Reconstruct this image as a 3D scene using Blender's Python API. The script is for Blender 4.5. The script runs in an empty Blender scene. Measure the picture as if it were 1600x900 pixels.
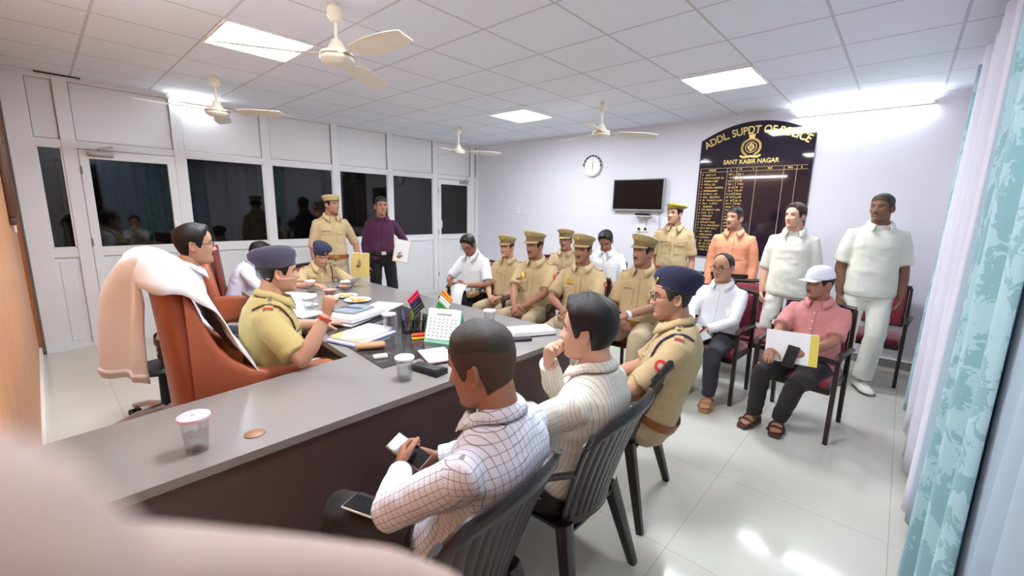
import bpy, bmesh, math, random
import numpy as np
from mathutils import Vector, Matrix, noise
from mathutils.bvhtree import BVHTree

random.seed(7)
SC = bpy.context.scene
COL = SC.collection
PI = math.pi


def lin(c):
    if isinstance(c, str):
        c = [int(c[i:i + 2], 16) / 255 for i in (0, 2, 4)]
    return tuple(x / 12.92 if x <= .04045 else ((x + .055) / 1.055) ** 2.4 for x in c) + (1.0,)


MATS = {}


def mat(name, col='808080', rough=.6, metal=0.0, bump=0.0, bscale=40.0, spec=.5, trans=0.0, emit=None, estr=0.0,
        vary=0.0, vscale=6.0, sheen=0.0, alpha=1.0, ior=1.45, coat=0.0, sss=0.0):
    """Principled material with optional noise bump and slight noise variation of colour."""
    if name in MATS:
        return MATS[name]
    m = bpy.data.materials.new(name)
    m.use_nodes = True
    nt = m.node_tree
    b = nt.nodes['Principled BSDF']
    b.inputs['Base Color'].default_value = lin(col)
    b.inputs['Roughness'].default_value = rough
    b.inputs['Metallic'].default_value = metal
    b.inputs['Specular IOR Level'].default_value = spec
    b.inputs['Transmission Weight'].default_value = trans
    b.inputs['IOR'].default_value = ior
    b.inputs['Alpha'].default_value = alpha
    b.inputs['Sheen Weight'].default_value = sheen
    b.inputs['Coat Weight'].default_value = coat
    b.inputs['Coat Roughness'].default_value = .08
    if sss:
        b.inputs['Subsurface Weight'].default_value = sss
        b.inputs['Subsurface Radius'].default_value = (.012, .005, .003)
    if emit:
        b.inputs['Emission Color'].default_value = lin(emit)
        b.inputs['Emission Strength'].default_value = estr
    tc = nt.nodes.new('ShaderNodeTexCoord')
    if vary:
        n = nt.nodes.new('ShaderNodeTexNoise')
        n.inputs['Scale'].default_value = vscale
        n.inputs['Detail'].default_value = 4
        nt.links.new(tc.outputs['Object'], n.inputs['Vector'])
        mx = nt.nodes.new('ShaderNodeMix')
        mx.data_type = 'RGBA'
        c = lin(col)
        mx.inputs[6].default_value = tuple(min(1, x * (1 - vary)) for x in c[:3]) + (1,)
        mx.inputs[7].default_value = tuple(min(1, x * (1 + vary)) for x in c[:3]) + (1,)
        nt.links.new(n.outputs['Fac'], mx.inputs[0])
        nt.links.new(mx.outputs[2], b.inputs['Base Color'])
    if bump:
        n2 = nt.nodes.new('ShaderNodeTexNoise')
        n2.inputs['Scale'].default_value = bscale
        n2.inputs['Detail'].default_value = 3
        nt.links.new(tc.outputs['Object'], n2.inputs['Vector'])
        bp = nt.nodes.new('ShaderNodeBump')
        bp.inputs['Strength'].default_value = bump
        bp.inputs['Distance'].default_value = .01
        nt.links.new(n2.outputs['Fac'], bp.inputs['Height'])
        nt.links.new(bp.outputs['Normal'], b.inputs['Normal'])
    MATS[name] = m
    return m


class NT:
    """small helper for node graphs"""

    def __init__(s, m):
        s.nt = m.node_tree
        s.b = s.nt.nodes['Principled BSDF']

    def n(s, t, **kw):
        nd = s.nt.nodes.new(t)
        for k, v in kw.items():
            setattr(nd, k, v)
        return nd

    def l(s, a, b):
        s.nt.links.new(a, b)

    def math(s, op, a, b=None):
        nd = s.n('ShaderNodeMath', operation=op)
        for i, v in enumerate((a, b)):
            if v is None:
                continue
            if isinstance(v, (int, float)):
                nd.inputs[i].default_value = v
            else:
                s.l(v, nd.inputs[i])
        return nd.outputs[0]

    def mix(s, fac, a, b):
        nd = s.n('ShaderNodeMix', data_type='RGBA')
        for i, v in ((0, fac), (6, a), (7, b)):
            if isinstance(v, (tuple, float, int)):
                nd.inputs[i].default_value = v
            else:
                s.l(v, nd.inputs[i])
        return nd.outputs[2]


class MB:
    """mesh builder: collects shapes, links them as ONE mesh object"""

    def __init__(s):
        s.v = []
        s.f = []
        s.mi = []
        s.cur = 0

    def add(s, vs, fs, mi=None):
        b = len(s.v)
        s.v.extend([tuple(p) for p in vs])
        s.f.extend([tuple(b + i for i in q) for q in fs])
        s.mi.extend([s.cur if mi is None else mi] * len(fs))
        return s

    def box(s, c, size, R=None, bev=0.0, seg=1):
        bm = bmesh.new()
        bmesh.ops.create_cube(bm, size=1.0)
        for v in bm.verts:
            v.co = Vector((v.co.x * size[0], v.co.y * size[1], v.co.z * size[2]))
        if bev > 0:
            bev = min(bev, .49 * min(size))
            bmesh.ops.bevel(bm, geom=list(bm.edges), offset=bev, segments=seg, affect='EDGES', profile=.5)
        bm.verts.ensure_lookup_table()
        bm.verts.index_update()
        R = R if R is not None else Matrix.Identity(3)
        c = Vector(c)
        s.add([c + R @ v.co for v in bm.verts], [[v.index for v in f.verts] for f in bm.faces])
        bm.free()
        return s

    def loft(s, rings, cap=True, closed=True):
        n = len(rings[0])
        vs = [p for r in rings for p in r]
        fs = []
        m = n if closed else n - 1
        for i in range(len(rings) - 1):
            for j in range(m):
                k = (j + 1) % n
                fs.append((i * n + j, i * n + k, (i + 1) * n + k, (i + 1) * n + j))
        if cap and closed:
            fs.append(tuple(reversed(range(n))))
            fs.append(tuple((len(rings) - 1) * n + j for j in range(n)))
        return s.add(vs, fs)

    def tube(s, pts, rad, n=10, cap=True, flat=1.0, up=None, power=2.0):
        """tube through pts; rad scalar / list of r or (ra, rb); a along 'side', b along 'up'"""
        pts = [Vector(p) for p in pts]
        m = len(pts)
        if not isinstance(rad, (list, tuple)):
            rad = [rad] * m
        rings = []
        side = None
        for i, p in enumerate(pts):
            t = (pts[min(i + 1, m - 1)] - pts[max(i - 1, 0)]).normalized()
            if side is None:
                u = Vector(up) if up is not None else (Vector((0, 0, 1)) if abs(t.z) < .9 else Vector((1, 0, 0)))
                side = u.cross(t).normalized()
            side = (side - t * side.dot(t)).normalized()
            u = t.cross(side)
            r = rad[i]
            ra, rb = r if isinstance(r, (list, tuple)) else (r, r * flat)
            ring = []
            for k in range(n):
                a = 2 * PI * k / n
                ca, sa = math.cos(a), math.sin(a)
                if power != 2.0:
                    ca = math.copysign(abs(ca) ** (2 / power), ca)
                    sa = math.copysign(abs(sa) ** (2 / power), sa)
                ring.append(p + side * (ra * ca) + u * (rb * sa))
            rings.append(ring)
        return s.loft(rings, cap)

    def lathe(s, prof, c=(0, 0, 0), n=24, R=None):
        rings = []
        c = Vector(c)
        R = R if R is not None else Matrix.Identity(3)
        for r, z in prof:
            rings.append([c + R @ Vector((r * math.cos(2 * PI * k / n), r * math.sin(2 * PI * k / n), z)) for k in range(n)])
        return s.loft(rings, True)

    def prism(s, poly, d0, d1, fr=None):
        """poly [(a,b)] extruded d0..d1 ; fr(a,b,d) -> point"""
        fr = fr or (lambda a, b, d: (a, b, d))
        n = len(poly)
        vs = [fr(a, b, d0) for a, b in poly] + [fr(a, b, d1) for a, b in poly]
        fs = [tuple(reversed(range(n))), tuple(range(n, 2 * n))]
        fs += [(i, (i + 1) % n, n + (i + 1) % n, n + i) for i in range(n)]
        return s.add(vs, fs)

    def ball(s, c, r, n=12, m=8, R=None):
        r = r if isinstance(r, (list, tuple)) else (r, r, r)
        c = Vector(c)
        R = R if R is not None else Matrix.Identity(3)
        rings = []
        for i in range(m + 1):
            t = -PI / 2 + PI * min(max(i / m, .02), .98)
            rings.append([c + R @ Vector((r[0] * math.cos(t) * math.cos(2 * PI * k / n), r[1] * math.cos(t) * math.sin(2 * PI * k / n), r[2] * math.sin(t))) for k in range(n)])
        return s.loft(rings, True)

    def sheet(s, grid, th=.003, nrm=None):
        """thin sheet from a 2-D grid of points with real thickness"""
        G = [[Vector(p) for p in row] for row in grid]
        a, b = len(G), len(G[0])
        N = [[None] * b for _ in range(a)]
        for i in range(a):
            for j in range(b):
                du = G[min(i + 1, a - 1)][j] - G[max(i - 1, 0)][j]
                dv = G[i][min(j + 1, b - 1)] - G[i][max(j - 1, 0)]
                nn = du.cross(dv)
                N[i][j] = nn.normalized() if nn.length > 1e-12 else Vector((0, 0, 1))
        vs = [G[i][j] + N[i][j] * th * .5 for i in range(a) for j in range(b)] + [G[i][j] - N[i][j] * th * .5 for i in range(a) for j in range(b)]
        fs = []
        o = a * b
        for i in range(a - 1):
            for j in range(b - 1):
                q = (i * b + j, (i + 1) * b + j, (i + 1) * b + j + 1, i * b + j + 1)
                fs.append(q)
                fs.append(tuple(o + k for k in reversed(q)))
        edge = [(i, 0) for i in range(a)] + [(a - 1, j) for j in range(1, b)] + [(i, b - 1) for i in range(a - 2, -1, -1)] + [(0, j) for j in range(b - 2, 0, -1)]
        for k in range(len(edge)):
            p, q = edge[k], edge[(k + 1) % len(edge)]
            x, y = p[0] * b + p[1], q[0] * b + q[1]
            fs.append((y, x, o + x, o + y))
        return s.add(vs, fs)

    def xform(s, M):
        s.v = [tuple(M @ Vector(p)) for p in s.v]
        return s

    def mesh(s, name, mats, smooth=35):
        me = bpy.data.meshes.new(name)
        me.from_pydata(s.v, [], s.f)
        for m in (mats if isinstance(mats, (list, tuple)) else [mats]):
            me.materials.append(m)
        if max(s.mi, default=0) > 0:
            me.polygons.foreach_set('material_index', s.mi)
        me.validate()
        if smooth:
            me.polygons.foreach_set('use_smooth', [True] * len(me.polygons))
            if smooth < 180:
                me.set_sharp_from_angle(angle=math.radians(smooth))
        return me

    def build(s, name, mats, parent=None, smooth=35, fix=True, **kw):
        me = s.mesh(name, mats, smooth)
        if fix:
            bm = bmesh.new()
            bm.from_mesh(me)
            bmesh.ops.recalc_face_normals(bm, faces=list(bm.faces))
            bm.to_mesh(me)
            bm.free()
        return link(name, me, parent, **kw)


def link(name, me, parent=None, label=None, cat=None, group=None, kind=None, loc=None):
    o = bpy.data.objects.new(name, me)
    COL.objects.link(o)
    if parent is not None:
        o.parent = parent
    if loc is not None:
        o.location = loc
    return tag(o, label, cat, group, kind)


def tag(o, label=None, cat=None, group=None, kind=None):
    for k, v in (('label', label), ('category', cat), ('group', group), ('kind', kind)):
        if v:
            o[k] = v
    return o


def thing(name, label, cat, loc=(0, 0, 0), rz=0.0, group=None, s=1.0):
    o = bpy.data.objects.new(name, None)
    COL.objects.link(o)
    o.location = loc
    o.rotation_euler = (0, 0, rz)
    o.scale = (s, s, s)
    return tag(o, label, cat, group)


def dup(root, loc, rz, label, group=None):
    r = root.copy()
    COL.objects.link(r)
    r.location = loc
    r.rotation_euler = (0, 0, rz)
    r['label'] = label
    if group:
        r['group'] = group
    for ch in list(root.children):
        c = ch.copy()
        COL.objects.link(c)
        c.parent = r
        for g in list(ch.children):
            d = g.copy()
            COL.objects.link(d)
            d.parent = c
    return r


def rotz(a):
    return Matrix.Rotation(a, 3, 'Z')


def text_mesh(txt, size, font_extrude=.002, spacing=1.0, shear=0.0):
    cu = bpy.data.curves.new('lettering', 'FONT')
    cu.body = txt
    cu.size = size
    cu.extrude = font_extrude
    cu.space_character = spacing
    cu.shear = shear
    cu.offset = size * .018
    o = bpy.data.objects.new('lettering', cu)
    COL.objects.link(o)
    dg = bpy.context.evaluated_depsgraph_get()
    me = bpy.data.meshes.new_from_object(o.evaluated_get(dg))
    vs = [tuple(v.co) for v in me.vertices]
    fs = [tuple(p.vertices) for p in me.polygons]
    bpy.data.objects.remove(o)
    bpy.data.curves.remove(cu)
    bpy.data.meshes.remove(me)
    return vs, fs
# ---------------------------------------------------------------- camera
ZC, ZT = 1.60, 2.81
XB, YW, XR, YR = 6.02, 6.45, -.15, -.52          # back wall, window wall, rear panelled wall, curtain wall
yaw, pitch, roll, FPX = .7351, .1835, .0221, 666.4
fw = Vector((math.cos(yaw) * math.cos(pitch), math.sin(yaw) * math.cos(pitch), -math.sin(pitch)))
rt = Vector((math.sin(yaw), -math.cos(yaw), 0))
upv = rt.cross(fw)
r2 = rt * math.cos(roll) + upv * math.sin(roll)
u2 = -rt * math.sin(roll) + upv * math.cos(roll)
cam = bpy.data.cameras.new('camera')
cam.sensor_width = 36
cam.lens = 36 * FPX / 1600
cam.clip_start = .01
cam.dof.use_dof = True
cam.dof.focus_distance = 3.0
cam.dof.aperture_fstop = 6.0
co = bpy.data.objects.new('camera', cam)
COL.objects.link(co)
Mc = Matrix((r2, u2, -fw)).transposed().to_4x4()
Mc.translation = (0, 0, ZC)
co.matrix_world = Mc
SC.camera = co

# ---------------------------------------------------------------- setting
m_wall = mat('wall_paint', 'dcdbe3', .75, bump=.03, bscale=60)
m_alu = mat('white_aluminium', 'e2e2e4', .38, spec=.5)
m_alud = mat('aluminium_gasket', '8f8f92', .5)
m_panel = mat('white_laminate_panel', 'dfe0e2', .42, vary=.02)
m_glass = mat('dark_glass', '08090a', .035, spec=.62)
m_skirt = mat('grey_stone_skirting', '8d8a88', .35, vary=.12, vscale=20)
m_white = mat('white_plastic', 'ecebe6', .4)
m_black = mat('black_plastic', '121214', .4)
m_chrome = mat('polished_metal', 'c8c8cc', .22, metal=1.0)

# floor: polished cream vitrified tiles with fine joints
m_floor = mat('cream_floor_tile', 'd2cbbd', .1, spec=.45)
g = NT(m_floor)
tc = g.n('ShaderNodeTexCoord')
sp = g.n('ShaderNodeSeparateXYZ')
g.l(tc.outputs['Object'], sp.inputs[0])


def gridline(g, out, off, per, w):
    a = g.math('SUBTRACT', out, off - per * 40)
    a = g.math('MODULO', a, per)
    a = g.math('SUBTRACT', a, per / 2)
    a = g.math('ABSOLUTE', a)
    return g.math('GREATER_THAN', a, per / 2 - w)


lx = gridline(g, sp.outputs[0], 1.06, .8, .0016)
ly = gridline(g, sp.outputs[1], -.16, .8, .0016)
ln = g.math('MAXIMUM', lx, ly)
nz = g.n('ShaderNodeTexNoise')
nz.inputs['Scale'].default_value = 2.2
nz.inputs['Detail'].default_value = 6
g.l(tc.outputs['Object'], nz.inputs['Vector'])
base = g.mix(nz.outputs['Fac'], lin('c2beb2'), lin('d2cfc5'))
g.l(g.mix(ln, base, lin('a59d90')), g.b.inputs['Base Color'])

MB().box(((XR + XB) / 2, (YW + YR) / 2, -.05), (XB - XR + .3, YW - YR + .3, .1)).build('floor', m_floor, kind='structure')

# ceiling: 610 mm lay-in tiles
m_ceil = mat('ceiling_tile', 'e4e3e4', .85)
g = NT(m_ceil)
tc = g.n('ShaderNodeTexCoord')
sp = g.n('ShaderNodeSeparateXYZ')
g.l(tc.outputs['Object'], sp.inputs[0])
lx = gridline(g, sp.outputs[0], 1.6118, .6121, .009)
ly = gridline(g, sp.outputs[1], 4.151, .6079, .009)
ln = g.math('MAXIMUM', lx, ly)
g.l(g.mix(ln, lin('e9eef8'), lin('cacbd2')), g.b.inputs['Base Color'])
nz = g.n('ShaderNodeTexNoise')
nz.inputs['Scale'].default_value = 120
g.l(tc.outputs['Object'], nz.inputs['Vector'])
bp = g.n('ShaderNodeBump')
bp.inputs['Strength'].default_value = .08
g.l(nz.outputs['Fac'], bp.inputs['Height'])
g.l(bp.outputs['Normal'], g.b.inputs['Normal'])
MB().box(((XR + XB) / 2, (YW + YR) / 2, ZT + .05), (XB - XR + .3, YW - YR + .3, .1)).build('ceiling', m_ceil, kind='structure')

MB().box((XB + .06, (YW + YR) / 2, ZT / 2), (.12, YW - YR + .24, ZT)).build('wall_back', m_wall, kind='structure')
MB().box((XB / 2, YR - .06, ZT / 2), (XB - XR + .3, .12, ZT)).build('wall_right', m_wall, kind='structure')
b = MB()
b.box((XB - .008, (YW + YR) / 2, .045), (.016, YW - YR, .09))
sk = b.build('baseboard_back', m_skirt, kind='structure')
MB().box((XB - .01, (YW + YR) / 2, .095), (.02, YW - YR, .01)).build('trim', m_white, sk)
MB().box((XB / 2, YR + .008, .045), (XB - XR, .016, .09)).build('baseboard_right', m_skirt, kind='structure')

# rear wall: wood panelling beside the camera
m_wood = mat('orange_wood_veneer', 'c98a5c', .42, spec=.4)
g = NT(m_wood)
tc = g.n('ShaderNodeTexCoord')
mp = g.n('ShaderNodeMapping')
mp.inputs['Scale'].default_value = (9, 9, 1.0)
g.l(tc.outputs['Object'], mp.inputs[0])
wv = g.n('ShaderNodeTexNoise')
wv.inputs['Scale'].default_value = 1.6
wv.inputs['Detail'].default_value = 5
wv.inputs['Distortion'].default_value = 1.2
g.l(mp.outputs[0], wv.inputs['Vector'])
g.l(g.mix(wv.outputs['Fac'], lin('b4703f'), lin('dca478')), g.b.inputs['Base Color'])
m_wood_d = mat('dark_wood_lipping', 'a4602c', .45, vary=.2, vscale=12)
m_frame_w = mat('dark_carved_wood', '5a3a28', .45, vary=.25, vscale=30)
b = MB()
b.box((XR - .06, (YW + YR) / 2, ZT / 2), (.12, YW - YR + .2, ZT))
wr = b.build('wall_rear', m_wood, kind='structure')
MB().box((XR + .012, 6.38, 1.32), (.024, .035, 2.55)).build('trim', m_wood_d, wr)
MB().box((XR + .010, 4.2, .05), (.02, 4.3, .1)).build('trim', m_white, wr)

# window wall: white aluminium partition
LX = [(.02, .02)]
b = MB()
mull = [(-.02, .17), (.305, .11), (1.215, .10), (2.16, .10), (3.105, .10), (4.03, .09), (4.96, .10), (5.87, .10), (6.0, .06)]
for x, w in mull:
    b.box((x, YW + .0, ZT / 2), (w, .06, ZT), bev=.004)
for z, h in ((ZT - .025, .05), (2.155, .075), (1.045, .095), (.03, .06)):
    b.box((XB / 2, YW + .004, z), (XB - XR, .05, h), bev=.003)
b.box((XB / 2, YW + .09, ZT / 2), (XB - XR + .2, .04, ZT))
wl = b.build('wall_left', m_alu, kind='structure')
MB().box((XB / 2, YW - .03, ZT - .012), (XB - XR, .05, .024), bev=.003).build('trim', m_alu, wl)
MB().box((.30, YW - .06, ZT - .008), (.32, .03, .012)).build('slot', mat('dark_gap', '3a302a', .8), wl)


def bay(n, x0, x1, glass=True, low=True):
    xc, w = (x0 + x1) / 2, x1 - x0
    u = MB()
    u.box((xc, YW + .012, 2.475), (w, .02, .585), bev=.002)
    u.build('upper_panel', m_panel, wl)
    e = MB()
    for (cx, cz, sx, sz) in ((xc, 2.195, w, .01), (xc, 2.762, w, .01), (x0 + .004, 2.478, .008, .58), (x1 - .004, 2.478, .008, .58)):
        e.box((cx, YW - .004, cz), (sx, .014, sz))
    e.build('gasket', m_alud, wl)
    if low:
        l = MB()
        l.box((xc, YW + .012, .53), (w, .02, .94), bev=.002)
        l.box((xc, YW + .002, .53), (w - .06, .02, .87), bev=.006)
        l.build('lower_panel', m_panel, wl)
    if glass:
        f = MB()
        for (cx, cz, sx, sz) in ((xc, 1.099, w, .016), (xc, 2.112, w, .016), (x0 + .008, 1.605, .016, 1.03), (x1 - .008, 1.605, .016, 1.03)):
            f.box((cx, YW - .006, cz), (sx, .03, sz), bev=.002)
        wd = f.build('window_%d' % n, m_alu, kind='structure')
        MB().box((xc, YW + .008, 1.605), (w - .016, .008, 1.03)).build('pane', m_glass, wd)


bay(1, .065, .25)
bay(2, .36, 1.165, glass=False, low=False)
bay(3, 1.265, 2.11)
bay(4, 2.21, 3.055)
bay(5, 3.155, 3.985)
bay(6, 4.075, 4.91)
bay(7, 5.01, 5.82, glass=False, low=False)
bay(8, 5.92, 5.97)


def door(n, x0, x1, hx, clx, hz=1.29):
    xc, w = (x0 + x1) / 2, x1 - x0
    f = MB()
    yy = YW - .012
    st = .075
    for cx in (x0 + st / 2, x1 - st / 2):
        f.box((cx, yy, 1.055), (st, .045, 2.09), bev=.004)
    for z, h in ((2.065, .09), (1.05, .10), (.06, .12)):
        f.box((xc, yy, z), (w, .044, h), bev=.004)
    d = f.build('door_%d' % n, m_alu, kind='structure')
    MB().box((xc, YW, 1.56), (w - .14, .01, .94)).build('pane', m_glass, d)
    MB().box((xc, YW, .56), (w - .14, .02, .90), bev=.004).build('lower_panel', m_panel, d)
    h = MB()
    h.tube([(hx, yy - .022, hz - .06), (hx, yy - .055, hz - .06), (hx, yy - .06, hz - .05), (hx, yy - .06, hz + .05), (hx, yy - .055, hz + .06), (hx, yy - .022, hz + .06)], .007, 8)
    h.box((hx, yy - .026, hz), (.03, .008, .17), bev=.003)
    h.build('handle', m_white, d)
    c = MB()
    c.box((clx, yy - .045, 2.075), (.2, .05, .05), bev=.008, seg=2)
    c.tube([(clx - .02, yy - .05, 2.10), (clx - .02, yy - .13, 2.12), (clx + .1, yy - .05, 2.155), (clx + .1, yy - .02, 2.16)], .007, 6)
    c.build('door_closer', mat('closer_grey', 'a9a7a4', .4, metal=.5), d)
    for hz2 in (.35, 1.15, 1.9):
        MB().tube([(x0 + .006, yy - .028, hz2 - .04), (x0 + .006, yy - .028, hz2 + .04)], .008, 8).build('hinge', m_alud, d)


door(1, .362, 1.163, 1.10, .53)
door(2, 5.012, 5.818, 5.07, 5.62)

# curtain wall: a window behind the curtains
f = MB()
for (cx, cz, sx, sz) in ((2.6, .62, 4.4, .08), (2.6, 2.42, 4.4, .08), (.44, 1.52, .08, 1.8), (2.0, 1.52, .06, 1.8), (3.5, 1.52, .06, 1.8), (4.76, 1.52, .08, 1.8)):
    f.box((cx, YR + .01, cz), (sx, .04, sz), bev=.004)
wd = f.build('window_9', m_alu, kind='structure')
MB().box((2.6, YR + .004, 1.52), (4.3, .008, 1.75)).build('pane', m_glass, wd)

# ---------------------------------------------------------------- lights
def led(x, y, lab, w=.585, power=1.0):
    t = thing('ceiling_light', lab, 'ceiling light', (x, y, ZT), group='square ceiling light panels')
    b = MB()
    for (cx, cy, sx, sy) in ((0, .295, .61, .02), (0, -.295, .61, .02), (.295, 0, .02, .57), (-.295, 0, .02, .57)):
        b.box((cx, cy, -.006), (sx, sy, .012), bev=.002)
    b.build('frame', m_white, t)
    MB().box((0, 0, -.004), (.57, .57, .006)).build('diffuser', mat('led_diffuser', 'ffffff', .5, emit='ecf3f9', estr=LED), t)
    return t


LED = 43.0
led(1.306, 3.847, 'square ceiling light panel beside the large near fan blade')
led(4.466, 3.93, 'square ceiling light panel farthest from the camera near middle of ceiling')
led(4.432, 1.415, 'square ceiling light panel above the tall honour board side')
led(1.306, 1.415, 'square ceiling light panel overhead near the curtains, out of frame')


def tube_light(name, lab, p0, p1, out):
    t = thing(name, lab, 'tube light', ((p0[0] + p1[0]) / 2, (p0[1] + p1[1]) / 2, p0[2]))
    c = Vector(((p0[0] + p1[0]) / 2, (p0[1] + p1[1]) / 2, p0[2]))
    a, z = Vector(p0) - c, Vector(p1) - c
    o = Vector(out)
    d = (z - a).normalized()
    b = MB()
    b.tube([a - o * .03, z - o * .03], (.018), 8, flat=1.2)
    b.build('batten', m_white, t)
    for q, sg in ((a, -1), (z, 1)):
        MB().tube([q - d * sg * .02 - o * .002, q + d * sg * .012 - o * .002], .018, 10).build('end_cap', m_white, t)
    MB().tube([a, z], .013, 12).build('lamp', mat('tube_lamp', 'ffffff', .4, emit='eaf2f9', estr=TUBE), t)
    return t


TUBE = 65.0
tube_light('tube_light', 'glowing tube light high on the back wall right of honour board', (XB - .05, 1.10, 2.72), (XB - .05, -.06, 2.72), (-1, 0, 0))
TUBE = 3.0
tube_light('tube_light', 'tube light above the white partition near the hanging fan', (1.16, YW - .05, 2.765), (1.66, YW - .05, 2.765), (0, -1, 0))  # glowing tube stands in for a reflection along the partition top rail

TUBE = 100.0
tube_light('tube_light', 'tube light on the panelled wall behind the senior officer', (XR + .05, 2.2, 2.5), (XR + .05, 3.4, 2.5), (1, 0, 0))  # unseen lamp added to lift the ceiling and the faces
tube_light('tube_light', 'ceiling tube light directly over the photographer', (.15, .15, ZT - .05), (1.35, .15, ZT - .05), (0, 0, -1))  # added key light above the camera, brightens backs turned towards it

# world: dim neutral night ambience
w = bpy.data.worlds.new('world')
SC.world = w
w.use_nodes = True
w.node_tree.nodes['Background'].inputs[0].default_value = (.5, .5, .55, 1)
w.node_tree.nodes['Background'].inputs[1].default_value = .1
SC.view_settings.view_transform = 'Standard'
SC.view_settings.look = 'None'
SC.view_settings.gamma = 1
SC.view_settings.use_curve_mapping = False
SC.view_settings.exposure = 0.58
try:
    SC.cycles.use_denoising = True
    SC.cycles.max_bounces = 10
    SC.cycles.diffuse_bounces = 6
    SC.cycles.sample_clamp_indirect = 6
except Exception:
    pass
# ---------------------------------------------------------------- fans
m_fan = mat('ivory_enamel', 'e6e1d0', .35)
m_fan_d = mat('fan_trim', '8a8064', .35, metal=.4)


def fan(x, y, lab, ang, drop=.30):
    t = thing('ceiling_fan', lab, 'ceiling fan', (x, y, ZT), ang, 'four ivory ceiling fans')
    MB().tube([(0, 0, 0), (0, 0, -drop + .08)], .011, 10).build('downrod', m_fan, t)
    MB().lathe([(.022, -.005), (.045, -.03), (.05, -.07), (.03, -.10), (.02, -.105)], n=20).build('upper_canopy', m_fan, t)
    h = -drop
    MB().lathe([(.018, h + .10), (.03, h + .09), (.05, h + .05), (.062, h + .028), (.095, h + .02), (.105, h + .0), (.10, h - .025), (.075, h - .045), (.03, h - .052), (.005, h - .053)], n=28).build('motor', m_fan, t)
    MB().lathe([(.1, h + .003), (.1065, h + .0), (.1065, h - .006), (.1, h - .009)], n=28).build('trim_ring', m_fan_d, t)
    for k in range(3):
        a = k * 2 * PI / 3
        R = rotz(a)
        g = []
        for i in range(9):
            r = .20 + .46 * i / 8
            wd = (.055 + .018 * math.sin(PI * min(1, i / 7) * .9)) * (1 if i < 8 else .8)
            g.append([R @ Vector((r, s * wd, h - .004 - s * wd * .24 - .01 * i / 8)) for s in (-1, -.5, 0, .5, 1)])
        bl = MB().sheet(g, .004).build('blade', m_fan, t)
        MB().tube([R @ Vector((.085, 0, h + .006)), R @ Vector((.15, 0, h + .0)), R @ Vector((.24, 0, h - .004))], [(.018, .004), (.02, .004), (.03, .004)], 8).build('blade_bracket', m_fan, bl)
    return t


fan(1.38, 2.76, 'large ivory ceiling fan nearest the camera, three blades showing', math.radians(-85))
fan(1.32, 5.16, 'ivory ceiling fan hanging before the glazed partition near first door', math.radians(-50), .33)
fan(4.48, 5.22, 'small looking ivory ceiling fan in far corner by far door', math.radians(-39), .36)
fan(4.48, 2.72, 'ivory ceiling fan above the wall clock side', math.radians(-42), .33)

# ---------------------------------------------------------------- things on the back wall
m_brd = mat('black_gloss_board', '211c28', .04, spec=.5)
m_gold = mat('gold_lettering', 'd8bd72', .35, metal=.35)
m_line = mat('pale_rule', 'b9a27c', .5)
hb = thing('honour_roll_sign', 'tall black honour board with arched top and gold lettering', 'honour board', (XB, 1.49, 1.03))


def onb(a, z, d):          # a: to the right as seen, z up, d: out of the wall
    return (-d, -a, z)


W2 = .625
poly = [(-W2, 0), (W2, 0), (W2, 1.49)] + [(W2 - 2 * W2 * i / 24, 1.49 + .19 * (1 - (1 - 2 * i / 24) ** 2)) for i in range(1, 24)] + [(-W2, 1.49)]
MB().prism(poly, .002, .03, onb).build('panel', m_brd, hb, smooth=30)


def put_text(mb, txt, size, ac, zc, width=None, arc=None, d=.031, shear=0.0):
    vs, fs = text_mesh(txt, size, .0015, 1.0, shear)
    xs = [v[0] for v in vs]
    x0, x1 = min(xs), max(xs)
    k = (width / (x1 - x0)) if width else 1.0
    out = []
    for x, y, z in vs:
        a = (x - (x0 + x1) / 2) * k
        if arc:
            th = a / arc
            rr = arc + y
            out.append(onb(ac + rr * math.sin(th), zc - arc + rr * math.cos(th), d + z))
        else:
            out.append(onb(ac + a, zc + y, d + z))
    mb.add(out, fs)


b = MB()
put_text(b, 'ADDL. SUPDT OF POLICE', .125, 0, 1.538, 1.17, arc=1.08)
b.build('title_lettering', m_gold, hb, smooth=0)
b = MB()
put_text(b, 'SANT KABIR NAGAR', .075, -.02, 1.185, .62)
b.build('place_lettering', m_gold, hb, smooth=0)
# emblem: a wreath round a round shield with a crown-like crest and a ribbon below
b = MB()
ez, ea, es = 1.375, -.03, .86


def eb(pts, d0=.03, d1=.037):
    b.prism([(ea + es * x, ez + es * y) for x, y in pts], d0, d1, onb)


for sgn in (-1, 1):
    for kk in range(12):
        th = math.radians(-64 + 13 * kk)
        c = (sgn * .118 * math.cos(th), .112 * math.sin(th))
        for inw in (0, 1):
            tl = th + PI / 2 + (.55 if inw else -.45)
            dx, dy = sgn * math.cos(tl), math.sin(tl)
            eb([(c[0] + dx * .03 * u - dy * .009 * s_, c[1] + dy * .03 * u + dx * .009 * s_) for u, s_ in ((-.6, 0), (.2, -1), (1.1, 0), (.2, 1))])
for kk in range(24):
    a0, a1 = 2 * PI * kk / 24, 2 * PI * (kk + .8) / 24
    eb([(r * math.cos(a), r * math.sin(a)) for r, a in ((.066, a0), (.076, a0), (.076, a1), (.066, a1))])
for sgn in (-1, 1):
    eb([(sgn * (.012 + .020 * math.sin(v * PI) + .012 * (1 if w_ else -1) * math.sin(v * PI)), -.048 + .10 * v) for w_, v in [(0, q / 6) for q in range(7)] + [(1, 1 - q / 6) for q in range(1, 6)]], .03, .04)
eb([(-.012, -.055), (.012, -.055), (.004, .0), (.012, .05), (0, .062), (-.012, .05), (-.004, 0)], .03, .038)
eb([(-.04, .12), (.04, .12), (.034, .135), (.046, .19), (.018, .168), (0, .20), (-.018, .168), (-.046, .19), (-.034, .135)], .03, .04)
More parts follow.
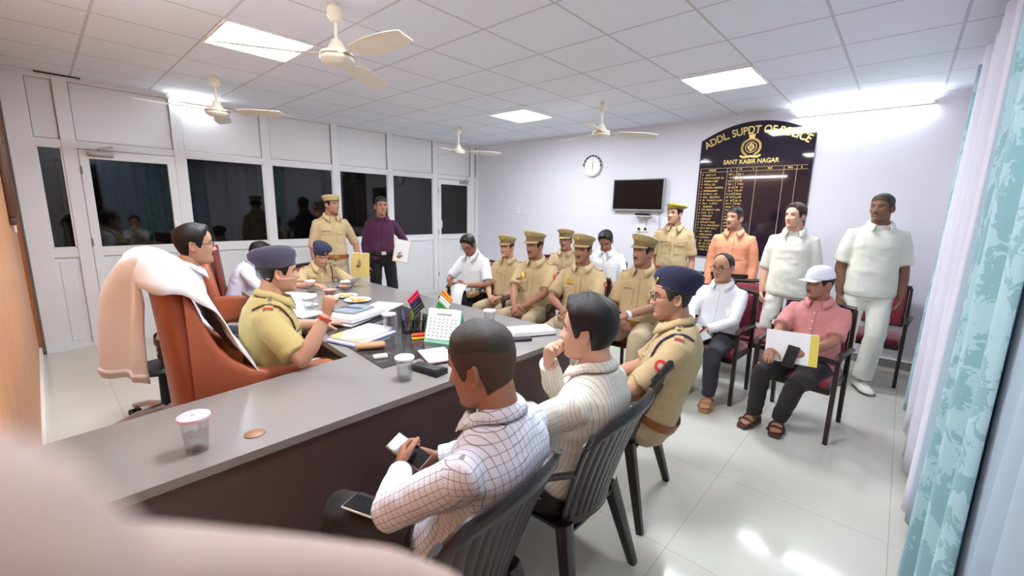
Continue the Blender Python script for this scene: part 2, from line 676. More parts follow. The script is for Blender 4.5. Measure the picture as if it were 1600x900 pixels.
eb([(-.14, -.12), (-.09, -.15), (0, -.138), (.09, -.15), (.14, -.12), (.125, -.10), (.09, -.118), (0, -.108), (-.09, -.118), (-.125, -.10)])
b.build('emblem', m_gold, hb, smooth=30)
b = MB()
cols = [-.60, -.545, -.30, -.175, -.045, -.01, .285, .42, .565]
for c in (-.60, -.27, -.16, .06, .35, .48):
    b.box(onb(c, .59, .0315), (.003, .005, 1.10))
for z in (1.14, 1.095):
    b.box(onb(-.01, z, .0315), (.003, 1.19, .005))
b.build('ruled_lines', m_line, hb, smooth=0)
rnd = random.Random(3)


def scribble(mb, a0, a1, z, h):
    """a row of small letter-like upright strokes and bars"""
    a = a0
    while a < a1 - .008:
        if rnd.random() < .16:
            a += .012
            continue
        w = rnd.uniform(.009, .013)
        mb.box(onb(a + .0015, z, .032), (.002, .004, h))
        mb.box(onb(a + w / 2, z + h * .42 * rnd.choice((-1, 1, 0)), .032), (.002, w, h * .3))
        if rnd.random() < .7:
            mb.box(onb(a + w - .0015, z + h * .1 * rnd.choice((-1, 1)), .032), (.002, .004, h * .8))
        a += w + .003


b = MB()
for a0, a1 in ((-.50, -.40), (-.235, -.19), (-.13, -.10), (.02, .04), (.17, .23), (.39, .44), (.52, .55)):
    scribble(b, a0, a1, 1.118, .02)
b.build('column_headings', m_gold, hb, smooth=0)
b = MB()
for i in range(25):
    z = 1.06 - i * .0405
    scribble(b, -.575, -.555, z, .019)
    scribble(b, -.54, -.54 + rnd.uniform(.12, .25), z, .019)
    scribble(b, -.25, -.175, z, .019)
    if i < 24:
        scribble(b, -.145, -.07, z, .019)
b.build('name_rows', m_gold, hb, smooth=0)

# clock
t = thing('wall_clock', 'round white wall clock with black and silver rim', 'clock', (XB, 3.765, 2.29))
Rw = Matrix(((0, 0, -1), (-1, 0, 0), (0, 1, 0)))       # lathe axis out of the wall
MB().lathe([(.17, 0), (.17, .03), (.163, .04), (.145, .036), (.142, .018)], n=40, R=Rw).build('rim', mat('clock_rim', 'b9bac0', .3, metal=.3), t)
b = MB()
for k in range(9):
    a0 = math.radians(-5 + 21 * k)
    seg = [(r * math.cos(a0 + d), r * math.sin(a0 + d)) for r, d in ((.147, 0), (.168, 0), (.168, .27), (.147, .27))]
    b.prism(seg, .03, .0415, onb)
b.build('rim_inlay', m_black, t, smooth=0)
MB().lathe([(.145, .0), (.145, .02)], n=36, R=Rw).build('dial', mat('clock_dial', 'f2f2f2', .3), t)
b = MB()
for k in range(12):
    a = k * PI / 6
    b.box(onb(.118 * math.cos(a), .118 * math.sin(a), .0215), (.003, .008, .008))
b.build('hour_marks', m_black, t, smooth=0)
for nm, ln_, wd, a in (('minute_hand', .105, .007, math.radians(91)), ('hour_hand', .07, .01, math.radians(268))):
    c, s_ = math.cos(a), math.sin(a)
    MB().prism([(-s_ * wd / 2, c * wd / 2), (ln_ * c, ln_ * s_), (s_ * wd / 2, -c * wd / 2), (-.02 * c, -.02 * s_)], .022, .025, onb).build(nm, m_black, t, smooth=0)

# television
t = thing('television', 'flat black television mounted on the back wall', 'television', (XB, 2.95, 1.84))
b = MB()
b.box((-.05, 0, 0), (.045, .80, .465), bev=.008, seg=2)
b.box((-.015, 0, 0), (.03, .3, .2))
b.build('housing', mat('tv_grey', '9b9a9c', .35), t)
MB().box((-.0735, 0, .006), (.004, .765, .42)).build('screen', mat('tv_screen', '16110f', .18, spec=.4), t)
t = thing('set_top_box', 'small set top box on white shelf below television', 'set top box', (XB, 2.85, 1.545))
MB().box((-.06, 0, -.008), (.12, .26, .012), bev=.003).build('shelf', m_white, t)
MB().box((-.062, .0, .016), (.09, .20, .032), bev=.005).build('box', m_black, t)
t = thing('wall_socket', 'white socket plate with black plug under the television', 'wall socket', (XB, 2.86, 1.35))
MB().box((-.008, 0, 0), (.016, .20, .085), bev=.004).build('plate', m_white, t)
for y in (.05, -.05):
    MB().box((-.025, y, 0), (.03, .035, .03), bev=.006).build('plug', m_black, t)
for pts in ([(XB - .03, 2.81, 1.36), (XB - .02, 2.79, 1.45), (XB - .025, 2.83, 1.53)], [(XB - .03, 2.91, 1.36), (XB - .012, 2.90, 1.25), (XB - .012, 2.80, 1.15), (XB - .012, 2.66, 1.2), (XB - .012, 2.60, 1.4), (XB - .02, 2.62, 1.6)]):
    MB().tube([(x - XB, y - 2.86, z - 1.35) for x, y, z in pts], .004, 6).build('power_cord', mat('grey_cable', '8f8d92', .5), t, smooth=180)
t = thing('switch_plate', 'blank white switch plate on wall above seated officers', 'switch plate', (XB, 5.28, 1.58))
MB().box((-.006, 0, 0), (.012, .22, .15), bev=.003).build('plate', mat('plate_white', 'dedde4', .4), t)
MB().box((-.0135, .03, 0), (.005, .06, .11), bev=.002).build('cover', mat('plate_white2', 'e6e4ea', .4), t)

# picture frame on the panelled wall
t = thing('picture_frame', 'brown wooden picture frame hanging on orange wood panelling', 'picture frame', (XR, 5.35, 1.75))
b = MB()
for (cy, cz, sy, sz) in ((0, .33, .56, .06), (0, -.33, .56, .06), (.25, 0, .06, .6), (-.25, 0, .06, .6)):
    b.box((.02, cy, cz), (.035, sy, sz), bev=.008, seg=2)
b.build('frame', m_frame_w, t)
MB().box((.008, 0, 0), (.012, .46, .62)).build('picture', mat('old_print', '9a8b72', .6, vary=.4, vscale=5), t)
t = thing('wall_switch', 'small white switch on panelling below the picture frame', 'switch', (XR, 5.75, 1.36))
MB().box((.008, 0, 0), (.016, .07, .12), bev=.004).build('plate', m_white, t)
MB().box((.018, 0, .02), (.008, .03, .04), bev=.002).build('rocker', m_white, t)

# ---------------------------------------------------------------- curtains
def damask(name, c0, c1, c2, sc):
    m = mat(name, c0, .8, sheen=.25)
    g = NT(m)
    tc = g.n('ShaderNodeTexCoord')
    mp = g.n('ShaderNodeMapping')
    mp.inputs['Scale'].default_value = (sc, sc * .3, sc * .7)
    g.l(tc.outputs['Object'], mp.inputs[0])
    v = g.n('ShaderNodeTexVoronoi')
    v.feature = 'SMOOTH_F1'
    v.inputs['Scale'].default_value = 1.0
    g.l(mp.outputs[0], v.inputs['Vector'])
    n = g.n('ShaderNodeTexNoise')
    n.inputs['Scale'].default_value = 1.4
    n.inputs['Distortion'].default_value = 2.5
    g.l(mp.outputs[0], n.inputs['Vector'])
    s = g.math('GREATER_THAN', g.math('ADD', v.outputs['Distance'], n.outputs['Fac']), .93)
    g.l(g.mix(s, lin(c1), lin(c2)), g.b.inputs['Base Color'])
    return m


m_teal = damask('teal_damask', '9cc0cc', '9fc3cd', '7fa9b4', 16)
m_sheer = mat('pale_curtain', 'dcdcec', .8, sheen=.2, vary=.05, vscale=14)
m_blue = mat('blue_grey_lining', 'a3b7c8', .8)


def curtain(lab, x0, x1, m, y=-.27, amp=.045, nf=5, z0=.03, z1=2.62, seed=0, gather=0.0):
    r = random.Random(seed)
    nx, nz_ = nf * 12 + 1, 16
    ph = [r.uniform(-.5, .5) for _ in range(nf + 2)]
    g = []
    for i in range(nz_ + 1):
        v = i / nz_
        z = z0 + (z1 - z0) * v
        row = []
        for j in range(nx):
            u = j / (nx - 1)
            k = u * nf
            a = amp * (1.0 + .35 * math.sin(2.1 * k + 3 * v + seed)) * (1 - .35 * v)
            xx = x0 + (x1 - x0) * u + gather * (1 - v) * (.5 - u) + .012 * math.sin(5 * v + k)
            row.append((xx, y + a * math.sin(2 * PI * k + ph[int(k)] * .6 * (1 - v)), z + .01 * math.sin(k * 3)))
        g.append(row)
    o = MB().sheet(g, .003).build('curtain', m, smooth=180)
    tag(o, lab, 'curtain', 'window curtains')
    return o


curtain('pale grey white curtain panel between the teal curtains', 2.95, 4.35, m_sheer, y=-.255, nf=6, seed=2)
curtain('narrow teal curtain farthest from camera, near the back wall', 4.38, 4.85, m_teal, y=-.25, amp=.035, nf=2, seed=5)
curtain('blue grey lining strip between pale curtain and leaf patterned teal curtain', 2.68, 2.94, m_blue, y=-.245, amp=.03, nf=1, seed=8, z0=.1)
curtain('teal leaf patterned curtain nearest to the camera', 1.72, 2.68, m_teal, y=-.25, amp=.05, nf=4, seed=3, z0=.02)
curtain('pale blue curtain edge at far right of picture', 1.0, 1.95, m_blue, y=-.285, amp=.03, nf=4, seed=4, z0=.45)
t = thing('curtain_rail', 'white curtain rail above the curtains', 'curtain rail', (3.1, -.27, 2.66))
MB().tube([(-2.4, 0, 0), (1.9, 0, 0)], .014, 10).build('pole', m_white, t)
for x in (-2.3, 0, 1.8):
    MB().tube([(x, 0, 0), (x, -.25, .02)], .01, 8).build('bracket', m_white, t)
tag(MB().box((1.55, -.43, .42), (2.2, .16, .84), bev=.01).build('wall_ledge', m_wall), 'white boxed ledge below window behind curtains', 'ledge')

# ---------------------------------------------------------------- desk
m_top = mat('grey_desk_laminate', '85807e', .2, spec=.5, vary=.05, vscale=60)
m_desk = mat('dark_brown_laminate', '5a4849', .32, spec=.4, vary=.12, vscale=18)
dk = thing('office_desk', 'large dark L shaped office desk with grey top', 'desk', (1.2, 1.9, 0))


def D(x, y, z):
    return (x - 1.2, y - 1.9, z)


L = [(-.10, 1.55), (2.42, 1.55), (2.42, 4.64), (1.24, 4.64), (1.09, 2.22), (-.10, 2.10)]
MB().prism([(x - 1.2, y - 1.9) for x, y in L], .728, .76).build('desk_top', m_top, dk, smooth=20)
for nm, c, s_ in (('front_panel', (1.15, 1.60, .364), (2.44, .03, .728)), ('side_panel', (2.37, 3.1, .364), (.03, 2.95, .728)), ('side_panel', (-.05, 1.83, .364), (.03, .45, .728)),
                  ('side_panel', (1.85, 4.58, .364), (1.0, .03, .728)), ('drawer_pedestal', (.28, 1.86, .364), (.5, .44, .72)), ('modesty_panel', (1.75, 3.1, .42), (.03, 2.9, .6))):
    MB().box(D(*c), s_, bev=.003).build(nm, m_desk, dk)
MB().lathe([(.034, .7595), (.034, .763), (.03, .7645), (.002, .7645)], c=D(.445, 1.67, 0), n=24).build('cable_grommet', mat('brown_grommet', '8a5a3a', .4), dk)

# ---------------------------------------------------------------- chairs
m_mono = mat('dark_brown_plastic', '2a2324', .25, spec=.5)
m_vleg = mat('dark_stained_wood', '2e1f1d', .3, vary=.15, vscale=25)
m_maroon = mat('maroon_velvet', '7c1428', .7, sheen=.4, bump=.1, bscale=150)
m_leather = mat('tan_leather', 'a2573c', .38, spec=.45, bump=.12, bscale=90, vary=.08)
m_leather_d = mat('dark_red_leather', '7a2f28', .42, spec=.4, bump=.12, bscale=90)


def monobloc(lab, loc, rz):
    """stacking plastic armchair, slatted back; faces local +X"""
    t = thing('plastic_chair', lab, 'chair', loc, rz, 'dark plastic chairs along the near side of desk')
    g = []
    for i in range(9):
        u = i / 8
        x = -.25 + .48 * u
        g.append([(x, (v - .5) * (.40 + .06 * u), .43 - .018 * math.sin(PI * v) - .03 * (1 - u) + (.0 if u < .9 else -.012)) for v in [k / 8 for k in range(9)]])
    MB().sheet(g, .012).build('seat', m_mono, t)

    def bk(u, v):     # u across -1..1, v 0 bottom .. 1 top
        w = .185 + .075 * v
        return Vector((-.265 - .10 * v - .04 * v * v + .055 * u * u, u * w, .42 + .44 * v + .03 * v * (1 - u * u)))
    b = MB()
    n = 11
    for k in range(n):
        u = -.86 + 1.72 * k / (n - 1)
        b.tube([bk(u, v) for v in (0, .2, .4, .6, .8, .95)], [(.0175 + .004 * v, .006) for v in (0, .2, .4, .6, .8, 1)], 8, up=(0, 0, 1))
    b.tube([bk(-1.04 + 2.08 * k / 18, 1.0 - .10 * max(0, abs(k - 9) - 6) / 3) for k in range(19)], [(.013, .027 - .015 * max(0, abs(k - 9) - 6) / 3) for k in range(19)], 10, power=2.5)
    for k in (-1, 1):
        b.tube([bk(k * .98, v) for v in (0, .25, .5, .75, 1.0)], [(.02, .01)] * 5, 8)
    b.tube([bk(-1 + 2 * k / 10, .02) for k in range(11)], [(.01, .03)] * 11, 8)
    b.build('backrest', m_mono, t)
    for sy in (-1, 1):
        a = MB()
        p = [bk(sy * .97, .62) + Vector((0, sy * .02, 0)), Vector((-.20, sy * .275, .655)), Vector((-.05, sy * .285, .65)), Vector((.10, sy * .28, .635)), Vector((.17, sy * .27, .60)), Vector((.19, sy * .255, .52)), Vector((.20, sy * .235, .43))]
        a.tube(p, [(.022, .008), (.026, .008), (.028, .008), (.028, .008), (.026, .009), (.024, .01), (.024, .012)], 8, up=(0, 0, 1))
        a.build('armrest', m_mono, t)
        for sx in (-1, 1):
            top = Vector((.18 if sx > 0 else -.22, sy * .185, .425))
            bot = Vector((.24 if sx > 0 else -.33, sy * .265, 0))
            l = MB()
            l.tube([top, top.lerp(bot, .5), bot], [(.036, .03), (.030, .026), (.022, .02)], 8, up=(1, 0, 0), power=3.0)
            l.build('leg', m_mono, t)
    return t


monobloc('dark plastic chair holding the man in blue checked shirt, closest to the camera', (.73, 1.03, 0), math.radians(94))
monobloc('dark plastic chair holding the man in cream checked shirt, middle of the near row', (1.385, 1.03, 0), math.radians(93))
monobloc('dark plastic chair holding the officer in navy beret with spectacles', (2.07, 1.14, 0), math.radians(99))


def visitor_chair(lab, loc, rz):
    """wooden framed armchair with maroon cushions; faces local +X"""
    t = thing('visitor_chair', lab, 'chair', loc, rz, 'maroon cushioned visitor chairs')
    for sy in (-1, 1):
        MB().tube([(.22, sy * .255, 0), (.22, sy * .255, .64)], (.02), 4, power=2.0, up=(1, 1, 0)).build('leg', m_vleg, t)
        MB().tube([(-.27, sy * .235, 0), (-.235, sy * .235, .42), (-.30, sy * .225, .90)], [.02, .022, .016], 4, up=(1, 1, 0)).build('leg', m_vleg, t)
        MB().tube([(-.25, sy * .25, .60), (-.1, sy * .262, .645), (.1, sy * .262, .655), (.22, sy * .258, .65), (.255, sy * .255, .62)], [(.02, .014), (.026, .014), (.028, .014), (.026, .015), (.02, .012)], 8, up=(0, 0, 1)).build('armrest', m_vleg, t)
    b = MB()
    b.box((0, 0, .385), (.46, .47, .05), bev=.008)
    b.build('seat_frame', m_vleg, t)
    MB().box((.0, 0, .425), (.45, .45, .07), bev=.03, seg=3).build('seat', m_maroon, t)
    g = Matrix.Rotation(math.radians(-9), 3, 'Y')
    MB().box((-.272, 0, .70), (.055, .40, .38), R=g, bev=.025, seg=3).build('backrest', m_maroon, t)
    b = MB()
    b.tube([(-.305, -.225, .905), (-.315, 0, .925), (-.305, .225, .905)], [(.016, .018)] * 3, 8)
    b.box((-.285, 0, .70), (.03, .42, .40), R=g, bev=.006)
    b.build('back_frame', m_vleg, t)
    return t


def exec_chair(lab, loc, rz, hi=1.275):
    t = thing('executive_chair', lab, 'chair', loc, rz)
    MB().box((.04, 0, .475), (.54, .50, .13), bev=.05, seg=4).build('seat', m_leather, t)
    rows = []
    for i in range(15):
        v = i / 14
        z = .40 + (hi - .40) * v
        x = -.275 - .035 * v - .03 * v * v
        w = .285 + .015 * math.sin(PI * v) - .07 * v ** 3
        th = .072 - .02 * v
        ring = []
        for k in range(32):
            a = 2 * PI * k / 32
            ca, sa = math.cos(a), math.sin(a)
            cx = math.copysign(abs(ca) ** .5, ca)
            sy = math.copysign(abs(sa) ** .5, sa)
            y = w * sy
            ring.append((x + th * cx + .035 * (y / .28) ** 2, y, z))
        rows.append(ring)
    top = rows[-1]
    cx = sum(p[0] for p in top) / 32
    rows.append([(cx + (p[0] - cx) * .8, p[1] * .92, hi + .03) for p in top])
    rows.append([(cx + (p[0] - cx) * .35, p[1] * .75, hi + .045) for p in top])
    MB().loft(rows).build('backrest', m_leather, t, smooth=60)
    b = MB()
    b.box((-.218, 0, .82), (.03, .36, .70), R=Matrix.Rotation(math.radians(-5), 3, 'Y'), bev=.014, seg=2)
    b.build('back_cushion', m_leather_d, t)
    q = (hi - .40) / .89
    for sy in (-1, 1):
        # side wing: sweeps from the top of the back down into the arm
        prof = [(-.27, .44, .40 + .84 * q), (-.235, .44, .40 + .76 * q), (-.20, .45, .40 + .64 * q), (-.16, .46, .92 if q > .9 else .84), (-.11, .47, .85), (-.05, .49, .80), (.02, .51, .77), (.12, .55, .752), (.22, .60, .748), (.30, .64, .745), (.355, .655, .738), (.38, .675, .722)]
        rings = []
        for x, z0, z1 in prof:
            z1 = z1 if hi > 1.1 else min(z1, .70)
            z0 = min(z0, z1 - .035)
            hw = .042 if x < .38 else .03
            cz, hh = (z0 + z1) / 2, (z1 - z0) / 2
            yc = sy * (.265 + .04 * sm01((x + .27) / .25))
            rings.append([(x, yc + hw * math.copysign(abs(math.cos(a)) ** .6, math.cos(a)), cz + hh * math.copysign(abs(math.sin(a)) ** .35, math.sin(a))) for a in [2 * PI * k / 20 for k in range(20)]])
        MB().loft(rings).build('armrest', m_leather, t, smooth=60)
        MB().tube([(.26, sy * .30, .60), (.15, sy * .295, .52), (-.02, sy * .27, .44)], [(.02, .03), (.016, .03), (.02, .03)], 8).build('arm_support', m_black, t)
    MB().tube([(0, 0, .10), (0, 0, .42)], [.035, .028], 12).build('gas_column', m_black, t)
    MB().tube([(-.05, .1, .40), (-.2, .27, .40), (-.30, .33, .38), (-.34, .31, .36)], [(.012, .012), (.012, .012), (.02, .03), (.01, .02)], 10).build('tilt_lever', m_black, t)
    for k in range(5):
        a = k * 2 * PI / 5 + .35
        c, s_ = math.cos(a), math.sin(a)
        l = MB().tube([(0, 0, .13), (.16 * c, .16 * s_, .12), (.31 * c, .31 * s_, .085)], [(.03, .025), (.026, .02), (.016, .014)], 8, up=(0, 0, 1)).build('base_leg', m_chrome, t)
        w_ = MB()
        for q2 in (-1, 1):
            w_.tube([(.31 * c - s_ * .008 * q2, .31 * s_ + c * .008 * q2, .03), (.31 * c - s_ * .026 * q2, .31 * s_ + c * .026 * q2, .03)], .03, 14)
        w_.build('caster', m_black, l)
    return t


def sm01(x):
    x = min(max(x, 0), 1)
    return x * x * (3 - 2 * x)


exec_chair('tan leather executive chair with towel over its back, holding the senior officer', (.70, 2.64, 0), math.radians(-6))
exec_chair('tan leather chair behind senior officer, holding the man in pale blue shirt', (1.40, 5.02, 0), math.radians(-18), .985)
# ---------------------------------------------------------------- people: kinematics
def V3(*a):
    return np.array(a, float)


def nrm(v):
    v = np.asarray(v, float)
    n = np.linalg.norm(v)
    return v / n if n > 1e-9 else v


def Rz(a):
    c, s = math.cos(a), math.sin(a)
    return np.array([[c, -s, 0], [s, c, 0], [0, 0, 1.]])


def Ry(a):      # positive pitches +X towards -Z (bow forward)
    c, s = math.cos(a), math.sin(a)
    return np.array([[c, 0, s], [0, 1, 0], [-s, 0, c]])


def Rx(a):
    c, s = math.cos(a), math.sin(a)
    return np.array([[1, 0, 0], [0, c, -s], [0, s, c]])


def rad_(d):
    return d * math.pi / 180


class Kin:
    """pose of one person in local space: faces +X, +Y is the person's left"""

    def __init__(k, P):
        k.P = P
        sit = P.get('sit', True)
        hz = P.get('hz', .555 if sit else .90)
        lean, slouch = rad_(P.get('lean', 0)), rad_(P.get('slouch', 10))
        side, tw = rad_(P.get('side', 0)), rad_(P.get('twist', 0))
        k.hs = [-.12, -.03, .05, .14, .22, .30, .38, .45, .50, .545, .60]
        n = 24
        pts, Rs, hh = [], [], np.linspace(-.12, .60, n)
        p = V3(0, 0, 0)
        k.R0 = Ry(lean - slouch * .5)
        ps = {}
        # integrate upward from hip joint height 0
        def Rat(h):
            u = min(max(h / .54, 0), 1)
            return Rz(tw * u) @ Rx(side * u) @ Ry(lean + slouch * (u - .5) * 1.0)
        k.Rat = Rat
        H = np.arange(0, .605, .01)
        acc = [V3(0, 0, hz)]
        for h in H[:-1]:
            acc.append(acc[-1] + Rat(h) @ V3(0, 0, .01))
        acc = np.array(acc)

        def pos(h):
            if h <= 0:
                return acc[0] + Rat(0) @ V3(0, 0, h)
            i = min(h / .01, len(H) - 1.001)
            j = int(i)
            return acc[j] * (1 - (i - j)) + acc[j + 1] * (i - j)
        k.pos = pos
        k.hz = hz
        k.N = pos(.545)
        Rn = Rat(.54)
        hy, hp, hr = (rad_(x) for x in P.get('head', (0, 0, 0)))
        k.Rh = Rz(hy) @ Ry(hp) @ Rx(hr)
        up = nrm(.5 * Rn[:, 2] + .5 * V3(0, 0, 1))
        k.neck_top = k.N + up * .075 + Rn[:, 0] * .012
        k.H = k.neck_top + k.Rh @ V3(.022, 0, .062 + .118 * (P.get('hs', 1.0) - 1.0))
        bw = P.get('w', 1.0)
        k.sh = {}
        for s, nm in ((1, 'L'), (-1, 'R')):
            q = P.get('shrug' + nm, (0, 0, 0))
            k.sh[nm] = pos(.443) + Rn @ (V3(-.005, s * .163 * (.6 + .4 * bw), -.003) + V3(*q))
        k.arm = {}
        for s, nm in ((1, 'L'), (-1, 'R')):
            a = P.get('arm' + nm)
            S = k.sh[nm]
            l1, l2 = .285, .25
            if a is None or isinstance(a, str):
                if sit and a != 'hang':
                    W = V3(.27, s * .07, hz + .125)
                    pole = V3(-.4, s * .7, -.5)
                else:
                    W = S + V3(.06, s * .045, -.52)
                    pole = V3(-.6, s * .4, 0)
            else:
                W = V3(*a[0])
                pole = V3(*a[1]) if len(a) > 1 else V3(-.3, s * .6, -.6)
            d = W - S
            L = np.linalg.norm(d)
            if L > (l1 + l2) * .995:
                W = S + d / L * (l1 + l2) * .995
                d = W - S
                L = np.linalg.norm(d)
            x = (l1 * l1 - l2 * l2 + L * L) / (2 * L)
            h = math.sqrt(max(l1 * l1 - x * x, 0))
            u = d / L
            pp = pole - u * (pole @ u)
            E = S + u * x + nrm(pp) * h
            k.arm[nm] = (S, E, W)
        k.leg = {}
        for s, nm in ((1, 'L'), (-1, 'R')):
            hip = pos(0) + k.Rat(0) @ V3(0, s * .088, 0) * 1.0
            l1, l2 = .43, .41
            f = P.get('foot' + nm)
            if f is None:
                A = V3(.46, s * .13, .085) if sit else V3(.0, s * .10, .085)
            else:
                A = V3(*f)
            d = A - hip
            L = np.linalg.norm(d)
            if L > (l1 + l2) * .998:
                l1 *= L / .998 / (l1 + l2) if False else 1
                A = hip + d / L * (l1 + l2) * .998
                d = A - hip
                L = np.linalg.norm(d)
            x = (l1 * l1 - l2 * l2 + L * L) / (2 * L)
            h = math.sqrt(max(l1 * l1 - x * x, 0))
            u = d / L
            pole = V3(*P.get('knee' + nm, (1, s * .15, .6 if sit else 0)))
            pp = pole - u * (pole @ u)
            K = hip + u * x + nrm(pp) * h
            k.leg[nm] = (hip, K, A)
# ---------------------------------------------------------------- people: materials
def skin(name, col):
    return mat(name, col, .6, spec=.25, vary=.07, vscale=14, sss=.06)


def cloth(name, col, bump=.18, bs=220, vary=.04, rough=.85):
    return mat(name, col, rough, bump=bump, bscale=bs, vary=vary, vscale=9, sheen=.08, spec=.25)


SK = {'a': skin('skin_tan', 'bb8e77'), 'b': skin('skin_brown', 'a0745f'), 'c': skin('skin_light', 'd2a68f'), 'd': skin('skin_deep', '86604f')}
m_lip = mat('lips', '8e5548', .5)
m_hair = mat('black_hair', '14100d', .42, bump=.3, bscale=260, spec=.4)
m_hairg = mat('greying_hair', '312b28', .55, bump=.3, bscale=260)
m_hairb = mat('reddish_black_hair', '35201c', .5, bump=.5, bscale=260)
m_stub = mat('cropped_hair', '4a372d', .75, bump=.5, bscale=500)
m_eye = mat('eye_white', 'b9aea6', .45, spec=.2)
m_iris = mat('dark_iris', '1a0f0a', .4, spec=.2)
m_khaki = cloth('khaki_drill', 'b9a37c')
m_khaki2 = cloth('khaki_drill_olive', 'b0a06a')
m_khaki_p = cloth('khaki_trouser', 'b4a183')
m_whitec = cloth('white_cotton', 'e9ebf0')
m_offw = cloth('off_white_knit', 'e4e4d8')
m_cream_t = cloth('cream_trousers', 'e3e1d6')
m_purple = cloth('purple_cotton', '4b2440')
m_orange = cloth('peach_orange_cotton', 'e8a07c')
m_pinks = cloth('dusty_pink_cotton', 'c88683')
m_blueg = cloth('dark_grey_trouser', '34323a')
m_darkt = cloth('charcoal_trouser', '2c2728')
m_black_t = cloth('black_trouser', '1c191c')
m_ltblue = cloth('pale_blue_shirt', 'cfd0e2')
m_navy = cloth('navy_wool', '2b2b44', rough=.9)
m_greyn = cloth('slate_wool', '474355', rough=.9)
m_capk = cloth('khaki_cap_cloth', 'a8966a')
m_capband = cloth('khaki_cap_band', '7d6b4a')
m_capgreen = cloth('green_yellow_wool', '9a9046')
m_whcap = cloth('white_cap_cloth', 'e4e7ee')
m_belt = mat('brown_leather_belt', '8c4a22', .4)
m_bbelt = mat('black_leather_belt', '1b1614', .4)
m_brass = mat('brass', 'c79a3a', .3, metal=.9)
m_shoe_b = mat('brown_shoe_leather', '55301f', .35)
m_shoe_k = mat('black_shoe_leather', '17120f', .3)
m_sandal = mat('tan_sandal_leather', 'a57b52', .5)
m_sandal_d = mat('dark_sandal_leather', '4a3026', .5)
m_wshoe = mat('white_trainer', 'e8e4da', .5)
m_sole = mat('shoe_sole', '6b645c', .7)
m_red = mat('red_badge', 'c43a34', .5)
m_redb = mat('red_blue_ribbon', 'a8343c', .6)
m_nplate = mat('black_name_plate', '15121a', .3)
m_silver = mat('silver_star', 'd9d4c4', .3, metal=.6)
m_lan_n = mat('navy_lanyard', '25264a', .7)
m_lan_m = mat('maroon_lanyard', '5e2a20', .7)
m_spec = mat('black_spectacle_frame', '161214', .25)
m_lens = mat('spectacle_lens', 'ffffff', .02, trans=1.0, ior=1.05, alpha=.25)
m_button = mat('shirt_button', 'c9b48c', .4)
m_button_w = mat('white_button', 'd9d9d9', .4)
m_watch = mat('watch_strap', '8e8f96', .3, metal=.7)
m_watch_w = mat('white_watch_strap', 'e6e6e6', .4)
m_thread = mat('red_thread', 'b2402f', .7)


def check(name, base, la, lb, per, w=.07, only_v=False):
    """woven check, follows the body through the point attribute 'weave'"""
    m = cloth(name, base, vary=0)
    g = NT(m)
    at = g.n('ShaderNodeAttribute', attribute_name='weave')
    sp = g.n('ShaderNodeSeparateXYZ')
    g.l(at.outputs['Vector'], sp.inputs[0])

    def ln(o, k, w):
        a = g.math('ADD', g.math('MULTIPLY', o, 1 / per), 500 + k)
        a = g.math('FRACT', a)
        a = g.math('ABSOLUTE', g.math('SUBTRACT', a, .5))
        return g.math('GREATER_THAN', a, .5 - w)
    u = ln(sp.outputs[0], 0, w)
    v = ln(sp.outputs[1], 0, w if not only_v else w * .5)
    c = g.mix(g.math('MULTIPLY', u, .85), lin(base), lin(la))
    c = g.mix(g.math('MULTIPLY', v, .85 if not only_v else .5), c, lin(lb))
    g.l(c, g.b.inputs['Base Color'])
    return m


m_check1 = check('blue_check_cotton', 'e4e8f5', '62627f', '807a86', .0195, .045)
m_check2 = check('cream_stripe_check_cotton', 'e6e3d8', 'a09f96', 'b5b2a6', .0175, .06, True)


# ---------------------------------------------------------------- people: geometry
def remesh(mb, vox, smooth=2, fac=.5):
    """merge overlapping closed shapes of mb into one continuous skin"""
    me = bpy.data.meshes.new('tmp')
    me.from_pydata(mb.v, [], mb.f)
    bm = bmesh.new()
    bm.from_mesh(me)
    bmesh.ops.recalc_face_normals(bm, faces=list(bm.faces))
    bm.to_mesh(me)
    bm.free()
    o = bpy.data.objects.new('tmp', me)
    COL.objects.link(o)
    r = o.modifiers.new('r', 'REMESH')
    r.mode = 'VOXEL'
    r.voxel_size = vox
    if smooth:
        sm = o.modifiers.new('s', 'SMOOTH')
        sm.iterations = smooth
        sm.factor = fac
    dg = bpy.context.evaluated_depsgraph_get()
    dg.update()
    m2 = bpy.data.meshes.new_from_object(o.evaluated_get(dg))
    n = len(m2.vertices)
    V = np.empty(n * 3, 'f')
    m2.vertices.foreach_get('co', V)
    F = [tuple(p.vertices) for p in m2.polygons]
    bpy.data.objects.remove(o)
    bpy.data.meshes.remove(me)
    bpy.data.meshes.remove(m2)
    return V.reshape(-1, 3), F


def ell_ring(c, f, l, w, df, db, n=20, p=2.3, skew=0):
    out = []
    for i in range(n):
        a = 2 * PI * i / n
        ca, sa = math.cos(a), math.sin(a)
        cx = math.copysign(abs(ca) ** (2 / p), ca)
        sy = math.copysign(abs(sa) ** (2 / p), sa)
        out.append(c + f * ((df if cx > 0 else db) * cx) + l * (w * sy))
    return out


TORSO = [(-.11, .125, .085, .09), (-.05, .160, .105, .122), (.02, .166, .112, .13), (.09, .158, .110, .115), (.16, .150, .110, .102), (.23, .150, .113, .098), (.30, .156, .117, .105),
         (.37, .163, .117, .112), (.43, .160, .104, .110), (.475, .135, .082, .094), (.51, .100, .066, .078), (.545, .070, .056, .063)]


